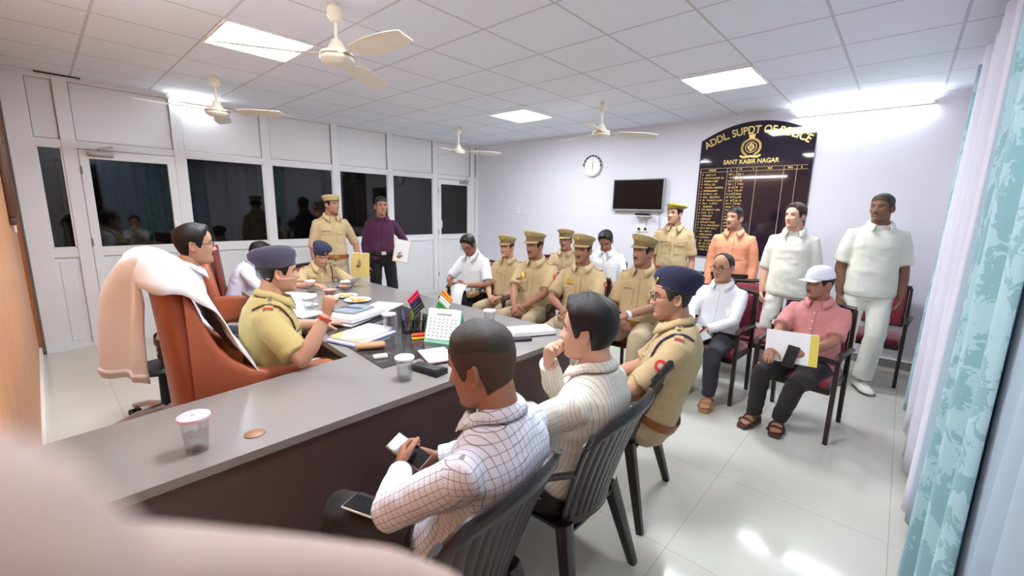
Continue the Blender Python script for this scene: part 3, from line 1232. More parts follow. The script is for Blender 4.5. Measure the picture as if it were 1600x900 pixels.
def torso(mb, k, g0, h0, h1, w=1.0, belly=0.0, hip=1.0, flare=0.0):
    rings = []
    hs = np.linspace(h0, h1, 16)
    T = np.array(TORSO)
    for h in hs:
        a, b, c = (np.interp(h, T[:, 0], T[:, i]) for i in (1, 2, 3))
        bl = belly * math.exp(-((h - .13) / .11) ** 2)
        R = k.Rat(h)
        grow = g0 + flare * max(0, .03 - h) / .13
        rings.append(ell_ring(k.pos(h), R[:, 0], R[:, 1], a * w * (hip if h < .05 else 1) + grow + bl * .35, b * (.5 + .5 * w) + grow + bl, c * (.5 + .5 * w) + grow))
    mb.loft(rings)


def limb(mb, pts, rr, n=14, flat=1.0):
    mb.tube(pts, [(r, r * flat) for r in rr], n)


def lerp(a, b, t):
    return a + (b - a) * t


def armchain(k, nm, t1=1.0):
    S, E, W = k.arm[nm]
    P = [S, lerp(S, E, .3), lerp(S, E, .65), E, lerp(E, W, .3), lerp(E, W, .7), W]
    return P


def hand(mb, side, W, d, nr, curl=(.35, .4, .45, .5), thumb=.4, s=1.0, spread=1.0):
    """palm, four fingers, thumb.  d finger direction, nr palm normal, side +1 left / -1 right"""
    d = nrm(d)
    nr = nrm(nr - d * (nr @ d))
    ac = np.cross(d, nr) * (-side)           # towards the thumb
    s = s * 1.0
    pal = [W - d * .015 * s, W + d * .012 * s, W + d * .045 * s, W + d * .078 * s, W + d * .09 * s]
    rings = []
    for p, w, t in zip(pal, (.024, .027, .037, .040, .036), (.019, .018, .0165, .014, .011)):
        rings.append([p + ac * (w * s * math.cos(a)) + nr * (t * s * math.sin(a)) for a in [2 * PI * i / 14 for i in range(14)]])
    mb.loft(rings)
    for i, (o, ln, r) in enumerate(((.030, .074, .0088), (.0105, .082, .0092), (-.010, .076, .0088), (-.029, .060, .0078))):
        p = W + (d * .078 + ac * o) * s
        a = 0
        dirv = nrm(d + ac * o * 2.2 * spread)
        pts = [p - dirv * .02 * s, p]
        for seg, bend in ((.45, .75), (.31, 1.0), (.24, .8)):
            a += curl[i] * bend * PI / 2
            v = dirv * math.cos(a) + nr * math.sin(a)
            p = p + v * (ln * seg * s)
            pts.append(p)
        mb.tube(pts, [r * s, r * s * 1.05, r * s, r * s * .93, r * s * .72], 8)
    p = W + (d * .022 + ac * .022) * s
    v = nrm(d * .62 + ac * .72 + nr * (.15 + thumb * .5))
    p1 = p + v * .042 * s
    v2 = nrm(v + d * .45 - ac * thumb * .9 + nr * thumb * .6)
    p2 = p1 + v2 * .033 * s
    v3 = nrm(v2 + d * .1 - ac * thumb * .7 + nr * thumb * .3)
    p3 = p2 + v3 * .026 * s
    mb.tube([p - v * .012 * s, p, p1, p2, p3], [.013 * s, .0145 * s, .0115 * s, .0105 * s, .0075 * s], 8)


HZ = [(-.121, .012, .062, -.03), (-.117, .026, .077, -.018), (-.108, .038, .0865, .0), (-.094, .0485, .0895, .03), (-.076, .056, .0895, .055), (-.058, .0615, .0895, .070), (-.040, .0665, .0895, .080), (-.020, .0705, .089, .088),
      (0, .0735, .088, .094), (.02, .0755, .0885, .098), (.04, .0755, .089, .098), (.06, .0715, .0845, .093), (.08, .0615, .0725, .0805), (.096, .0485, .057, .063), (.108, .033, .039, .043), (.1155, .017, .020, .023), (.1185, .004, .005, .006)]
HZA = np.array(HZ)


def head_point(th, z, off=0.0, face=None):
    """point on the head surface at azimuth th (0 = nose), height z, in head space"""
    fa = face or {}
    w, fr, bk = (np.interp(z, HZA[:, 0], HZA[:, i]) for i in (1, 2, 3))
    if z < -.03:
        w *= fa.get('jaw', 1.0)
        bk *= 1
    ca, sa = math.cos(th), math.sin(th)
    p = 2.2
    cx = math.copysign(abs(ca) ** (2 / p), ca)
    sy = math.copysign(abs(sa) ** (2 / p), sa)
    x = (fr if cx > 0 else bk) * cx
    y = w * sy
    if ca > 0:
        G = lambda a, b, sa_, sb_: math.exp(-((a) / sa_) ** 2 - ((b) / sb_) ** 2)
        ay = abs(y)
        nz_ = fa.get('nose', 1.0)
        t = min(max((.022 - z) / .056, 0), 1)
        if z > -.05:
            ramp = t ** 1.2 if z > -.034 else max(0, 1 - (-.034 - z) / .012)
            x += nz_ * .026 * ramp * math.exp(-(y / (.0085 + .007 * t)) ** 2)
        x += nz_ * .007 * G(ay - .013, z + .036, .008, .009)
        x -= .0115 * G(ay - .031, z - .001, .0155, .0125)
        x += .004 * G(ay - .028, z - .023, .022, .008)
        x += .0045 * G(ay - .043, z + .028, .02, .02)
        x += .0045 * G(y, z + .060, .022, .006) + .005 * G(y, z + .073, .019, .006) - .0035 * G(y, z + .0665, .024, .0035)
        x -= .0035 * G(y, z + .085, .025, .006)
        x += .006 * G(y, z + .103, .02, .012) * fa.get('chin', 1.0)
    r = math.hypot(x, y) + 1e-9
    n = Vector((x, y, (z - .02) * .9)).normalized()
    return Vector((x, y, z)) + n * off


def ear_mesh(mb, side, M):
    """outer ear with rim, bowl and lobe, in head space"""
    g = []
    for i in range(9):
        r = i / 8
        row = []
        for j in range(20):
            a = 2 * PI * j / 20
            ex = .0165 * math.cos(a) * (1 - .12 * math.sin(a)) * r
            ez = .0315 * math.sin(a) * r
            hgt = .012 + .008 * math.cos(PI + (a)) * r * .6
            if r > .72:
                hgt += .0045 * math.sin((r - .72) / .28 * PI)
            elif math.sin(a) > -.6:
                hgt -= .005 * math.cos(r / .72 * PI / 2)
            if i == 8:
                hgt -= .011
            p = Vector((-.006 + ex - ez * .22, side * (.0695 + hgt + .0 * r), -.012 + ez))
            row.append(M @ p)
        g.append(row)
    mb.loft(g[1:], cap=True)


def head_mesh(mb, M, face=None, nth=64):
    zs = []
    for a, b in zip(HZ[:-1], HZ[1:]):
        m = 4 if abs(b[0] - a[0]) > .012 else 2
        zs += [a[0] + (b[0] - a[0]) * i / m for i in range(m)]
    zs.append(HZ[-1][0])
    ths = []
    for i in range(nth):
        u = i / nth
        ths.append(2 * PI * u - .55 * math.sin(2 * PI * u))    # denser at the face
    mb.loft([[M @ head_point(t, z, 0, face) for t in ths] for z in zs])
    for s in (1, -1):
        ear_mesh(mb, s, M)


def sm(a, b, x):
    t = min(max((x - a) / (b - a), 0), 1)
    return t * t * (3 - 2 * t)


def hairline(th, style):
    a = abs(((th + PI) % (2 * PI)) - PI) * 180 / PI
    pts = style.get('line', [(0, .082), (25, .080), (42, .062), (56, .045), (63, .01), (68, -.018), (79, -.018), (83, .012), (99, .016), (104, -.03), (109, -.06), (130, -.074), (180, -.078)])
    xs, ys = zip(*pts)
    return float(np.interp(a, xs, ys))


def hair_mesh(M, style, face=None):
    mb = MB()
    nth, nv = 72, 16
    T = style.get('t', .016)
    tf = style.get('front', 0.0)
    side_k = style.get('side', .5)
    r = random.Random(style.get('seed', 1))
    outer = []
    for i in range(nv + 1):
        row = []
        for j in range(nth):
            th = 2 * PI * j / nth
            a = abs(((th + PI) % (2 * PI)) - PI) * 180 / PI
            z0 = hairline(th, style)
            v = i / nv
            z = z0 + (.1183 - z0) * (1 - (1 - v) ** 1.5)
            top = sm(.035, .09, z)
            t = T * (side_k + (1 - side_k) * top) * sm(-.05, .38, v + .02)
            if tf and a < 70:
                t += tf * top * (1 - a / 70) * math.sin(PI * min(1, v * 1.3 + .15))
            t *= 1 + .12 * noise.noise(Vector((th * 3, z * 30, style.get('seed', 1))))
            part = style.get('part')
            if part is not None:
                dth = ((math.degrees(th) - part + 180) % 360) - 180
                t -= .35 * T * math.exp(-(dth / 9) ** 2) * (1 - v)
            row.append(M @ head_point(th, z, max(t, .0012), face))
        outer.append(row)
    inner = [[M @ head_point(2 * PI * j / nth, hairline(2 * PI * j / nth, style), -.004, face) for j in range(nth)]]
    mb.loft(inner + outer)
    return mb


def face_patch(M, face, pts, w, th, off=.0005):
    """strip of hair/lip on the face along pts [(th_deg, z)] with half heights w"""
    rows = []
    for (t, z), hw in zip(pts, w):
        rows.append([M @ head_point(rad_(t), z + hw * v, off + th * (1 - v * v), face) for v in (-1, -.5, 0, .5, 1)])
    back = [[M @ head_point(rad_(t), z + hw * v, -.002, face) for v in (1, 0, -1)] for (t, z), hw in zip(pts, w)]
    mb = MB()
    mb.loft([a + b for a, b in zip(rows, back)])
    return mb


def cloth_noise(V, amp, sc, seed, stretch=(1, 1, 1)):
    out = V.copy()
    for i in range(len(V)):
        p = V[i]
        q = Vector((p[0] * sc * stretch[0] + seed, p[1] * sc * stretch[1], p[2] * sc * stretch[2]))
        n1 = noise.noise(q)
        n2 = noise.noise(q * 2.1 + Vector((5, 1, 3)))
        a = amp * ((1 - abs(n1) * 2.2) * .7 + n2 * .5)
        out[i] += a * NRM[i]
    return out


NRM = None


def vnormals(V, F):
    N = np.zeros_like(V)
    F4 = np.array([f if len(f) == 4 else (f[0], f[1], f[2], f[2]) for f in F])
    a, b, c, d = (V[F4[:, i]] for i in range(4))
    fn = np.cross(c - a, d - b)
    q = np.linalg.norm(np.cross(c - a, d - b), axis=1)
    tri = q < 1e-14
    fn[tri] = np.cross((b - a)[tri], (c - a)[tri])
    for i in range(4):
        np.add.at(N, F4[:, i], fn)
    return N / (np.linalg.norm(N, axis=1)[:, None] + 1e-12)


def ray_patch(bvh, c, n, up, outline, th=.004, off=.0015, reach=.12, res=None):
    """small flat part laid on a garment: outline [(a,b)] in the plane (side, up), cast along -n on to the surface"""
    c, n, up = Vector(c), Vector(n).normalized(), Vector(up)
    side = up.cross(n).normalized()
    up = n.cross(side).normalized()
    mb = MB()
    pts = []
    for a, b in outline:
        o = c + side * a + up * b
        h = bvh.ray_cast(o, n, reach)
        if h[0] is None:
            h = bvh.find_nearest(o + n * reach * .6)
        pts.append(h[0])
    h = bvh.ray_cast(c, n, reach)
    mid = h[0] if h[0] is not None else bvh.find_nearest(c + n * reach * .6)[0]
    k = len(pts)
    vs = [p + n * (off + th) for p in pts] + [p - n * .006 for p in pts] + [mid + n * (off + th), mid - n * .006]
    fs = []
    for i in range(k):
        j = (i + 1) % k
        fs += [(i, j, 2 * k), (k + j, k + i, 2 * k + 1), (j, i, k + i, k + j)]
    mb.add(vs, fs)
    return mb


def rect(w, h, n=5, r=0.0):
    """rectangle outline with points along its sides"""
    o = []
    for i in range(n):
        o.append((-w + 2 * w * i / n, -h))
    for i in range(max(2, n // 2)):
        o.append((w, -h + 2 * h * i / max(2, n // 2)))
    for i in range(n):
        o.append((w - 2 * w * i / n, h))
    for i in range(max(2, n // 2)):
        o.append((-w, h - 2 * h * i / max(2, n // 2)))
    return o


def disc(r, n=14, ry=None):
    return [(r * math.cos(2 * PI * i / n), (ry or r) * math.sin(2 * PI * i / n)) for i in range(n)]


def flap(w, h):
    return [(-w, h), (-w, -h * .5), (-w * .5, -h * .75), (0, -h), (w * .5, -h * .75), (w, -h * .5), (w, h), (w * .5, h), (0, h), (-w * .5, h)]


def Mhead(k):
    M = Matrix([list(map(float, r)) for r in k.Rh]).to_4x4()
    M.translation = Vector(k.H)
    return M @ Matrix.Scale(k.P.get('hs', 1.0), 4)


# ------------------------------------------------ headgear
def peaked_cap(t, k, pitch=-6):
    M = Mhead(k) @ Matrix.Rotation(rad_(pitch), 4, 'Y')
    c = MB()
    n = 40

    def ring(z, gw, gf, gb, tilt):
        out = []
        for j in range(n):
            th = 2 * PI * j / n
            ca, sa = math.cos(th), math.sin(th)
            x = (gf if ca > 0 else gb) * ca
            out.append(M @ Vector((x, gw * sa, z + tilt * ca)))
        return out
    b = MB()
    b.loft([ring(.045, .081, .094, .104, .004), ring(.047, .0835, .0965, .107, .004), ring(.085, .086, .098, .108, .004), ring(.087, .083, .095, .105, .004)])
    c.loft([ring(.078, .083, .095, .104, .004), ring(.088, .092, .106, .112, .006), ring(.108, .108, .121, .121, .016), ring(.122, .110, .123, .122, .022), ring(.131, .098, .11, .11, .022), ring(.135, .06, .07, .07, .014), ring(.136, .01, .01, .01, .005)])
    cap = c.build('peaked_cap', m_capk, t, smooth=50)
    b.build('cap_band', m_capband, cap)
    g = []
    for i in range(7):
        u = i / 6
        row = []
        for j in range(15):
            a = rad_(-62 + 124 * j / 14)
            r = .094 + .055 * u * math.cos(a * 1.25)
            row.append(M @ Vector((r * math.cos(a), .090 * math.sin(a) * (1 + .06 * u), .050 - .026 * u * math.cos(a) - .02 * math.sin(a) ** 2 * .3)))
        g.append(row)
    MB().sheet(g, .004).build('cap_peak', m_capk, cap)
    e = MB()
    e.ball(M @ Vector((.112, 0, .098)), (.006, .013, .018), 8, 6, M.to_3x3())
    e.build('cap_badge', m_brass, cap)
    MB().tube([M @ Vector((.1 * math.cos(a) + .002, .09 * math.sin(a), .052)) for a in [rad_(-62 + 12.4 * j) for j in range(11)]], .0035, 6).build('chin_strap', m_belt, cap)
    return cap


def beret(t, k, m, badge=False, droop=1, size=1.0, pitch=-8, roll=0, nm='beret', flat=1.0):
    """felt beret: snug band, crown spreading and falling to one side (droop +1 left, -1 right)"""
    M = Mhead(k) @ Matrix.Translation((0, 0, k.P.get('hatdz', 0))) @ Matrix.Rotation(rad_(pitch), 4, 'Y') @ Matrix.Rotation(rad_(roll), 4, 'X')
    n = 44
    c = MB()

    def ring(z, gx, gy, ox, oy, tilt_y=0.0, tilt_x=0.0):
        return [M @ Vector((gx * math.cos(2 * PI * j / n) + ox, gy * math.sin(2 * PI * j / n) + oy, z + tilt_y * math.sin(2 * PI * j / n) * droop + tilt_x * math.cos(2 * PI * j / n))) for j in range(n)]
    q = size
    c.loft([ring(.036, .098, .080, -.004, 0), ring(.042, .1015, .0835, -.004, 0), ring(.062, .1035, .0855, -.004, 0), ring(.074, .118 * q, .104 * q, -.008, .010 * droop, -.010, -.002), ring(.092, .131 * q, .118 * q, -.012, .018 * droop, -.018, -.004),
            ring(.092 + .02 * flat, .128 * q, .114 * q, -.012, .018 * droop, -.02, -.004), ring(.092 + .036 * flat, .10 * q, .088 * q, -.010, .014 * droop, -.016, -.002), ring(.092 + .043 * flat, .05 * q, .045 * q, -.006, .008 * droop, -.008), ring(.092 + .044 * flat, .008, .008, -.004, .004 * droop)])
    o = c.build(nm, m, t, smooth=180)
    MB().tube([M @ Vector((.1 * math.cos(2 * PI * j / 36) - .004, .0825 * math.sin(2 * PI * j / 36), .043)) for j in range(37)], .0045, 6).build('leather_band', m_bbelt, o)
    if badge:
        e = MB()
        e.ball(M @ Vector((.102, .018, .075)), (.006, .013, .018), 8, 6, M.to_3x3())
        e.build('cap_badge', m_brass, o)
    return o


def ball_cap(t, k, m, pitch=4):
    M = Mhead(k) @ Matrix.Rotation(rad_(pitch), 4, 'Y')
    n = 40
    rings = []
    for i in range(10):
        v = i / 9
        z = .036 + .098 * math.sin(v * PI / 2)
        r = math.cos(v * PI / 2) ** .75 if v < 1 else .02
        rings.append([M @ Vector(((.103 if math.cos(a) > 0 else .106) * r * math.cos(a) - .004, .087 * r * math.sin(a), z)) for a in [2 * PI * j / n for j in range(n)]])
    o = MB().loft(rings).build('baseball_cap', m, t, smooth=180)
    g = []
    for i in range(7):
        u = i / 6
        row = []
        for j in range(15):
            a = rad_(-58 + 116 * j / 14)
            row.append(M @ Vector((.094 * math.cos(a) + .075 * u * math.cos(a) ** .6, .083 * math.sin(a) * (1 - .06 * u), .042 + .002 * u - .028 * math.sin(a) ** 2 * (.4 + .6 * u))))
        g.append(row)
    MB().sheet(g, .004).build('cap_bill', m, o, smooth=180)
    MB().ball(M @ Vector((-.004, 0, .135)), (.006, .006, .003), 8, 4).build('cap_button', m, o)
    return o


def spectacles(t, k, face):
    M = Mhead(k)
    b = MB()
    ls = MB()
    for s in (1, -1):
        cy, cz, x0 = s * .032, .0, .098
        pts = [M @ Vector((x0 - .012 * (abs(s * cy + .0) - .03) - .10 * max(0, abs(cy + dy) - .03) ** 1.2, cy + dy, cz + dz)) for dy, dz in [(.0235 * math.copysign(abs(math.cos(a)) ** .7, math.cos(a)), .0165 * math.copysign(abs(math.sin(a)) ** .7, math.sin(a))) for a in [2 * PI * j / 20 for j in range(21)]]]
        b.tube(pts, .0018, 6)
        ls.prism([(cy + .0225 * math.cos(a), cz + .0155 * math.sin(a)) for a in [2 * PI * j / 16 for j in range(16)]], x0 - .0012, x0, lambda a, bb, d: M @ Vector((d, a, bb)))
        b.tube([M @ Vector((x0 - .004, s * .055, .006)), M @ Vector((.085, s * .074, .007)), M @ Vector((.04, s * .079, .006)), M @ Vector((-.01, s * .079, .004)), M @ Vector((-.028, s * .0765, -.012))], .0018, 6)
    b.tube([M @ Vector((.099, .009, .004)), M @ Vector((.1025, 0, .006)), M @ Vector((.099, -.009, .004))], .0018, 6)
    o = b.build('spectacles', m_spec, t, smooth=180)
    ls.build('lenses', m_lens, o)
    return o


# ------------------------------------------------ the figure
def collar(k, grow, open_=28, m=None, w=1.0):
    """shirt collar: stand and folded leaf with two points at the front"""
    N = k.pos(.535)
    R = k.Rat(.53)
    f, l, u = R[:, 0], R[:, 1], R[:, 2]
    rows_in, rows_fold, rows_out = [], [], []
    n = 33
    g = []
    for i in range(n):
        a = rad_(open_ + (360 - 2 * open_) * i / (n - 1))
        ca, sa = math.cos(a), math.sin(a)
        fr = sm(-.2, .85, ca)             # 1 at the front
        dirv = f * ca + l * sa
        rb = (.068 if ca > 0 else .062) + .004 * abs(sa)
        base = N + dirv * (rb + .006) + u * (-.012 - .028 * fr) + f * (.008 + .018 * fr)
        top = N + dirv * (rb - .002) + u * (.040 - .030 * fr) + f * (.006 + .014 * fr)
        fold = N + dirv * (rb + .008) + u * (.041 - .030 * fr) + f * (.006 + .016 * fr)
        endk = max(0, 1 - min(i, n - 1 - i) / 3.0)
        dd = .030 + .012 * fr + .022 * endk
        out = N + dirv * (rb + .026 + .012 * fr) + u * (.041 - .030 * fr - dd) + f * (.008 + .022 * fr)
        g.append([base, top, fold, lerp(fold, out, .5) + dirv * .003, out])
    return MB().sheet(g, .0035)


def garment_mesh(name, V, F, m, parent):
    me = bpy.data.meshes.new(name)
    me.from_pydata(V.tolist(), [], F)
    me.materials.append(m)
    me.polygons.foreach_set('use_smooth', [True] * len(me.polygons))
    return link(name, me, parent)


def weave(o, V, k):
    """cloth coordinates along torso and sleeves, one panel per face as in cut and sewn cloth"""
    me = o.data
    V = np.array([v.co for v in me.vertices])
    hs = np.linspace(-.14, .57, 36)
    sp = np.array([k.pos(h) for h in hs])
    out = []
    for f in me.polygons:
        idx = list(f.vertices)
        c = V[idx].mean(0)
        d = np.linalg.norm(sp - c, axis=1)
        best = (d.min() - .150, None)
        for nm in 'LR':
            S, E, W = k.arm[nm]
            for (A, B, o0, t0) in ((S, E, .3, .12), (E, W, .6, 0)):
                ab = B - A
                t = (c - A) @ ab / (ab @ ab)
                if t < t0:
                    continue
                t = min(t, 1)
                dd = np.linalg.norm(A + ab * t - c) - .058
                if dd < best[0]:
                    best = (dd, (A, B, o0))
        if best[1] is None:
            R = k.Rat(.2)
            fn = np.array(f.normal)
            for i in idx:
                q = V[i] - k.pos(.2)
                R2 = k.Rat(float(np.clip((q @ R[:, 2]) + .2, 0, .54)))
                y = q @ R2[:, 1]
                x = q @ R2[:, 0]
                side = abs(fn @ R2[:, 1]) > .8
                j = int(np.argmin(np.linalg.norm(sp - V[i], axis=1)))
                hh = hs[j] + (V[i] - sp[j]) @ k.Rat(hs[j])[:, 2]
                out += [x if side else y, hh + .15 * abs(y), 0]
        else:
            A, B, o0 = best[1]
            ax = nrm(B - A)
            ref = nrm(np.cross(ax, k.Rat(.4)[:, 1]))
            r2_ = np.cross(ax, ref)
            q = c - A
            a0 = math.atan2(q @ r2_, q @ ref)
            for i in idx:
                q = V[i] - A
                an = math.atan2(q @ r2_, q @ ref)
                an = a0 + (an - a0 + PI) % (2 * PI) - PI
                out += [an * .055, o0 + (q @ ax), 0]
    at = me.attributes.new('weave', 'FLOAT_VECTOR', 'CORNER')
    at.data.foreach_set('vector', np.array(out, 'f'))


def shoe(t, k, nm, kind, yaw_=0.0):
    hip, K, A = k.leg[nm]
    s = 1 if nm == 'L' else -1
    yw = rad_(yaw_ + s * 10)
    f = V3(math.cos(yw), math.sin(yw), 0)
    l = V3(-math.sin(yw), math.cos(yw), 0)
    z0 = A[2] - .085
    if kind in ('shoe_b', 'shoe_k', 'trainer'):
        up = {'shoe_b': m_shoe_b, 'shoe_k': m_shoe_k, 'trainer': m_wshoe}[kind]
        q = 1.1 if kind == 'trainer' else 1.0
        b = MB()
        prof = [(-.075, .026, .055), (-.06, .036, .085), (-.02, .038, .092), (.03, .040, .078), (.08, .046, .062), (.13, .046, .052), (.165, .036, .042), (.185, .016, .026)]
        rings = []
        for x, w, h in prof:
            c = A + f * x
            ring = []
            for i in range(16):
                a = 2 * PI * i / 16
                zz = z0 + .018 + max(0, math.sin(a)) * (h * q - .018)
                ww = w * q * math.copysign(abs(math.cos(a)) ** .7, math.cos(a))
                ring.append(V3(c[0], c[1], 0) + l * ww + V3(0, 0, zz if math.sin(a) > 0 else z0 + .014))
            rings.append(ring)
        b.loft(rings)
        o = b.build('shoe', up, t, smooth=70)
        sl = MB()
        out = [(x, w * q + .003) for x, w, h in prof]
        poly = [(x, w) for x, w in out] + [(x, -w) for x, w in reversed(out)]
        sl.prism(poly, z0 + .001, z0 + (.026 if kind == 'trainer' else .016), lambda a, b_, d: A * V3(1, 1, 0) + f * a + l * b_ + V3(0, 0, d))
        sl.build('sole', m_sole if kind == 'trainer' else m_shoe_k, o)
        lc = MB()
        for x in (.045, .065, .085):
            lc.tube([A * V3(1, 1, 0) + f * x + l * (y) + V3(0, 0, z0 + (.082 - .22 * (x - .03)) * q - 6 * y * y) for y in (-.025, 0, .025)], .003, 6)
        lc.build('laces', m_wshoe if kind == 'trainer' else m_shoe_k, o)
    else:
        up = m_sandal if kind == 'sandal' else m_sandal_d
        sl = MB()
        prof = [(-.08, .028), (-.05, .038), (.03, .038), (.10, .048), (.15, .046), (.185, .03)]
        poly = [(x, w) for x, w in prof] + [(x, -w) for x, w in reversed(prof)]
        sl.prism(poly, z0 + .001, z0 + .022, lambda a, b_, d: A * V3(1, 1, 0) + f * a + l * b_ + V3(0, 0, d))
        o = sl.build('sandal', up, t)
        for x, w, h in ((.10, .05, .058), (.045, .044, .078)):
            MB().tube([A * V3(1, 1, 0) + f * (x + .01 * math.sin(a)) + l * (w * math.cos(a)) + V3(0, 0, z0 + .012 + (h - .012) * math.sin(a)) for a in [PI * j / 10 for j in range(11)]], [(.018, .003)] * 11, 8, up=f).build('strap', up, o)
        MB().tube([A * V3(1, 1, 0) + f * (-.085 * math.cos(a)) + l * (.042 * math.sin(a)) + V3(0, 0, z0 + .055 - .02 * abs(math.sin(a))) for a in [-PI / 2 + PI * j / 8 for j in range(9)]], [(.004, .010)] * 9, 6, up=(0, 0, 1)).build('heel_strap', up, o)


def bare_foot(mb, k, nm, yaw_=0.0):
    hip, K, A = k.leg[nm]
    s = 1 if nm == 'L' else -1
    yw = rad_(yaw_ + s * 10)
    f = V3(math.cos(yw), math.sin(yw), 0)
    l = V3(-math.sin(yw), math.cos(yw), 0)
    g = A * V3(1, 1, 0) + V3(0, 0, A[2] - .085 + .022)
    mb.tube([g - f * .06 + V3(0, 0, .028), g + V3(0, 0, .038), g + f * .06 + V3(0, 0, .026), g + f * .115 + V3(0, 0, .017)], [(.03, .028), (.032, .035), (.04, .025), (.042, .015)], 12, up=(0, 0, 1))
    for i, (o, ln, r) in enumerate(((.026 * s, .05, .0105), (.008 * s, .05, .008), (-.008 * s, .044, .0075), (-.022 * s, .037, .007), (-.034 * s, .028, .0065))):
        o = -o
        p = g + f * .105 + l * o
        mb.tube([p + V3(0, 0, .014), p + f * ln * .6 + V3(0, 0, .014), p + f * ln + V3(0, 0, .008)], [r * 1.1, r, r * .8], 8)


def person(P):
    k = Kin(P)
    t = thing('person', P['label'], 'person', P['loc'], rad_(P['face']), P.get('group'), P.get('s', 1.0))
    sk = SK[P.get('skin', 'a')]
    w, belly = P.get('w', 1.0), P.get('belly', .02)
    near = P.get('near', 0)
    seed = P.get('seed', 1)
    face = P.get('facep', {})
    # --- body: torso, limbs, neck
    mb = MB()
    torso(mb, k, -.012, -.11, .545, w, belly - .004)
    Rn = k.Rat(.54)
    mb.tube([k.pos(.50), k.N, k.neck_top, k.H + k.Rh @ V3(-.012, 0, -.02)], [(.075, .066), (.062, .06), (.058, .058), (.056, .058)], 16)
    aw = P.get('aw', 1.0) * (.6 + .4 * w)
    for nm in 'LR':
        c = armchain(k, nm)
        limb(mb, c, [.047 * aw, .046 * aw, .042 * aw, .037 * aw, .039 * aw, .031 * aw, .025])
        hip, K, A = k.leg[nm]
        limb(mb, [hip, lerp(hip, K, .4), K, lerp(K, A, .3), lerp(K, A, .75), A], [.082 * w, .074 * w, .052, .054, .038, .034])
    V, F = remesh(mb, .012, 3)
    body = MB()
    body.add(V.tolist(), F)
    # --- hands
    hm = MB()
    for s, nm in ((1, 'L'), (-1, 'R')):
        S, E, W = k.arm[nm]
        hd = P.get('hand' + nm, {})
        d = V3(*hd['d']) if 'd' in hd else nrm(W - E)
        nr = V3(*hd['n']) if 'n' in hd else V3(0, -s, -.15)
        hand(hm, s, W, d, nr, hd.get('curl', (.3, .35, .4, .45)), hd.get('thumb', .4), .98)
    for nm in 'LR':
        if P.get('shoes', 'shoe_k').startswith('sandal'):
            bare_foot(hm, k, nm, P.get('fyaw', 0))
    V, F = remesh(hm, .0042 if not near else .0034, 1)
    body.add(V.tolist(), F)
    M = Mhead(k)
    head_mesh(body, M, face)
    bo = body.build('body', sk, t, smooth=180)
    # --- face details
    for s in (1, -1):
        e = MB()
        c = head_point(rad_(0), 0)
        cy = s * .0315
        pt = None
        for th in np.linspace(0, 60, 61):
            q = head_point(rad_(th) * s, .0, 0, face)
            if abs(q.y) >= .0315:
                pt = q
                break
        e.ball(M @ (pt + Vector((-.0085, 0, 0))), (.0115, .0135, .0085), 12, 8, M.to_3x3())
        ey = e.build('eye', m_eye, bo, smooth=180)
        MB().ball(M @ (pt + Vector((-.0045, 0, -.001))), (.0088, .0078, .0078), 10, 6, M.to_3x3()).build('iris', m_iris, bo, smooth=180)
        face_patch(M, face, [(s * 9, .020), (s * 16, .0255), (s * 24, .026), (s * 32, .021), (s * 37, .016)], [.002, .0036, .0038, .003, .0012], .0022).build('eyebrow', P.get('hairm', m_hair), bo, smooth=180)
    face_patch(M, face, [(-15, -.066), (-9, -.0655), (-3, -.0635), (3, -.0635), (9, -.0655), (15, -.066)], [.001, .006, .0095, .0095, .006, .001], .0012).build('lips', m_lip, bo, smooth=180)
    if P.get('moustache'):
        q = P['moustache']
        face_patch(M, face, [(-19, -.066), (-13, -.0575), (-6, -.0525), (0, -.0515), (6, -.0525), (13, -.0575), (19, -.066)], [.002 * q, .0048 * q, .0062 * q, .005 * q, .0062 * q, .0048 * q, .002 * q], .0055).build('moustache', P.get('hairm', m_hair), bo, smooth=180)
    if P.get('spec'):
        spectacles(t, k, face)
    # --- hair
    hs = P.get('hair', {})
    if hs is not None:
        h = hair_mesh(M, dict(hs, seed=seed), face).build('hair', P.get('hairm', m_hair), t, smooth=180)
        if hs.get('fade'):
            st = {'line': hs['fade'], 't': .0022, 'side': 1, 'seed': seed}
            hair_mesh(M, st, face).build('cropped_sides', m_stub, h, smooth=180)
    hat = P.get('hat')
    if hat == 'peaked':
        peaked_cap(t, k)
    elif hat:
        if hat[0] == 'beret':
            beret(t, k, hat[1], *hat[2:])
        elif hat[0] == 'ball':
            ball_cap(t, k, hat[1])
    # --- shirt
    sl = P.get('sleeve', 'short')
    tuck = P.get('tuck', True)
    ms = P['shirt']
    mb = MB()
    torso(mb, k, .010, -.055 if tuck else P.get('hem', -.13), .535, w, belly, 1.0, 0.0 if tuck else .022)
    for s, nm in ((1, 'L'), (-1, 'R')):
        c = armchain(k, nm)
        S = c[0]
        inn = lerp(S, k.pos(.44), .55)
        if sl == 'short':
            pts = [inn, S, c[1], c[2], lerp(c[2], c[3], .55)]
            rr = [.064 * aw, .0585 * aw, .0605 * aw, .061 * aw, .064 * aw]
        elif sl == 'half':       # rolled to just above the elbow
            pts = [inn, S, c[1], c[2], c[3]]
            rr = [.064 * aw, .0585 * aw, .058 * aw, .055 * aw, .053 * aw]
        else:
            e_ = lerp(c[5], c[6], .6)
            pts = [inn, S, c[1], c[2], c[3], c[4], c[5], e_]
            rr = [.064 * aw, .0585 * aw, .058 * aw, .054 * aw, .052 * aw, .048 * aw, .042 * aw, .036]
        limb(mb, pts, rr)
    V, F = remesh(mb, .0125 if not near else .009, 2)
    global NRM
    NRM = vnormals(V, F)
    V = cloth_noise(V, P.get('wrk', .0045), 9, seed * 3.1, (1, 1, 1.5))
    so = garment_mesh('shirt', V, F, ms, t)
    if P.get('weave'):
        weave(so, V, k)
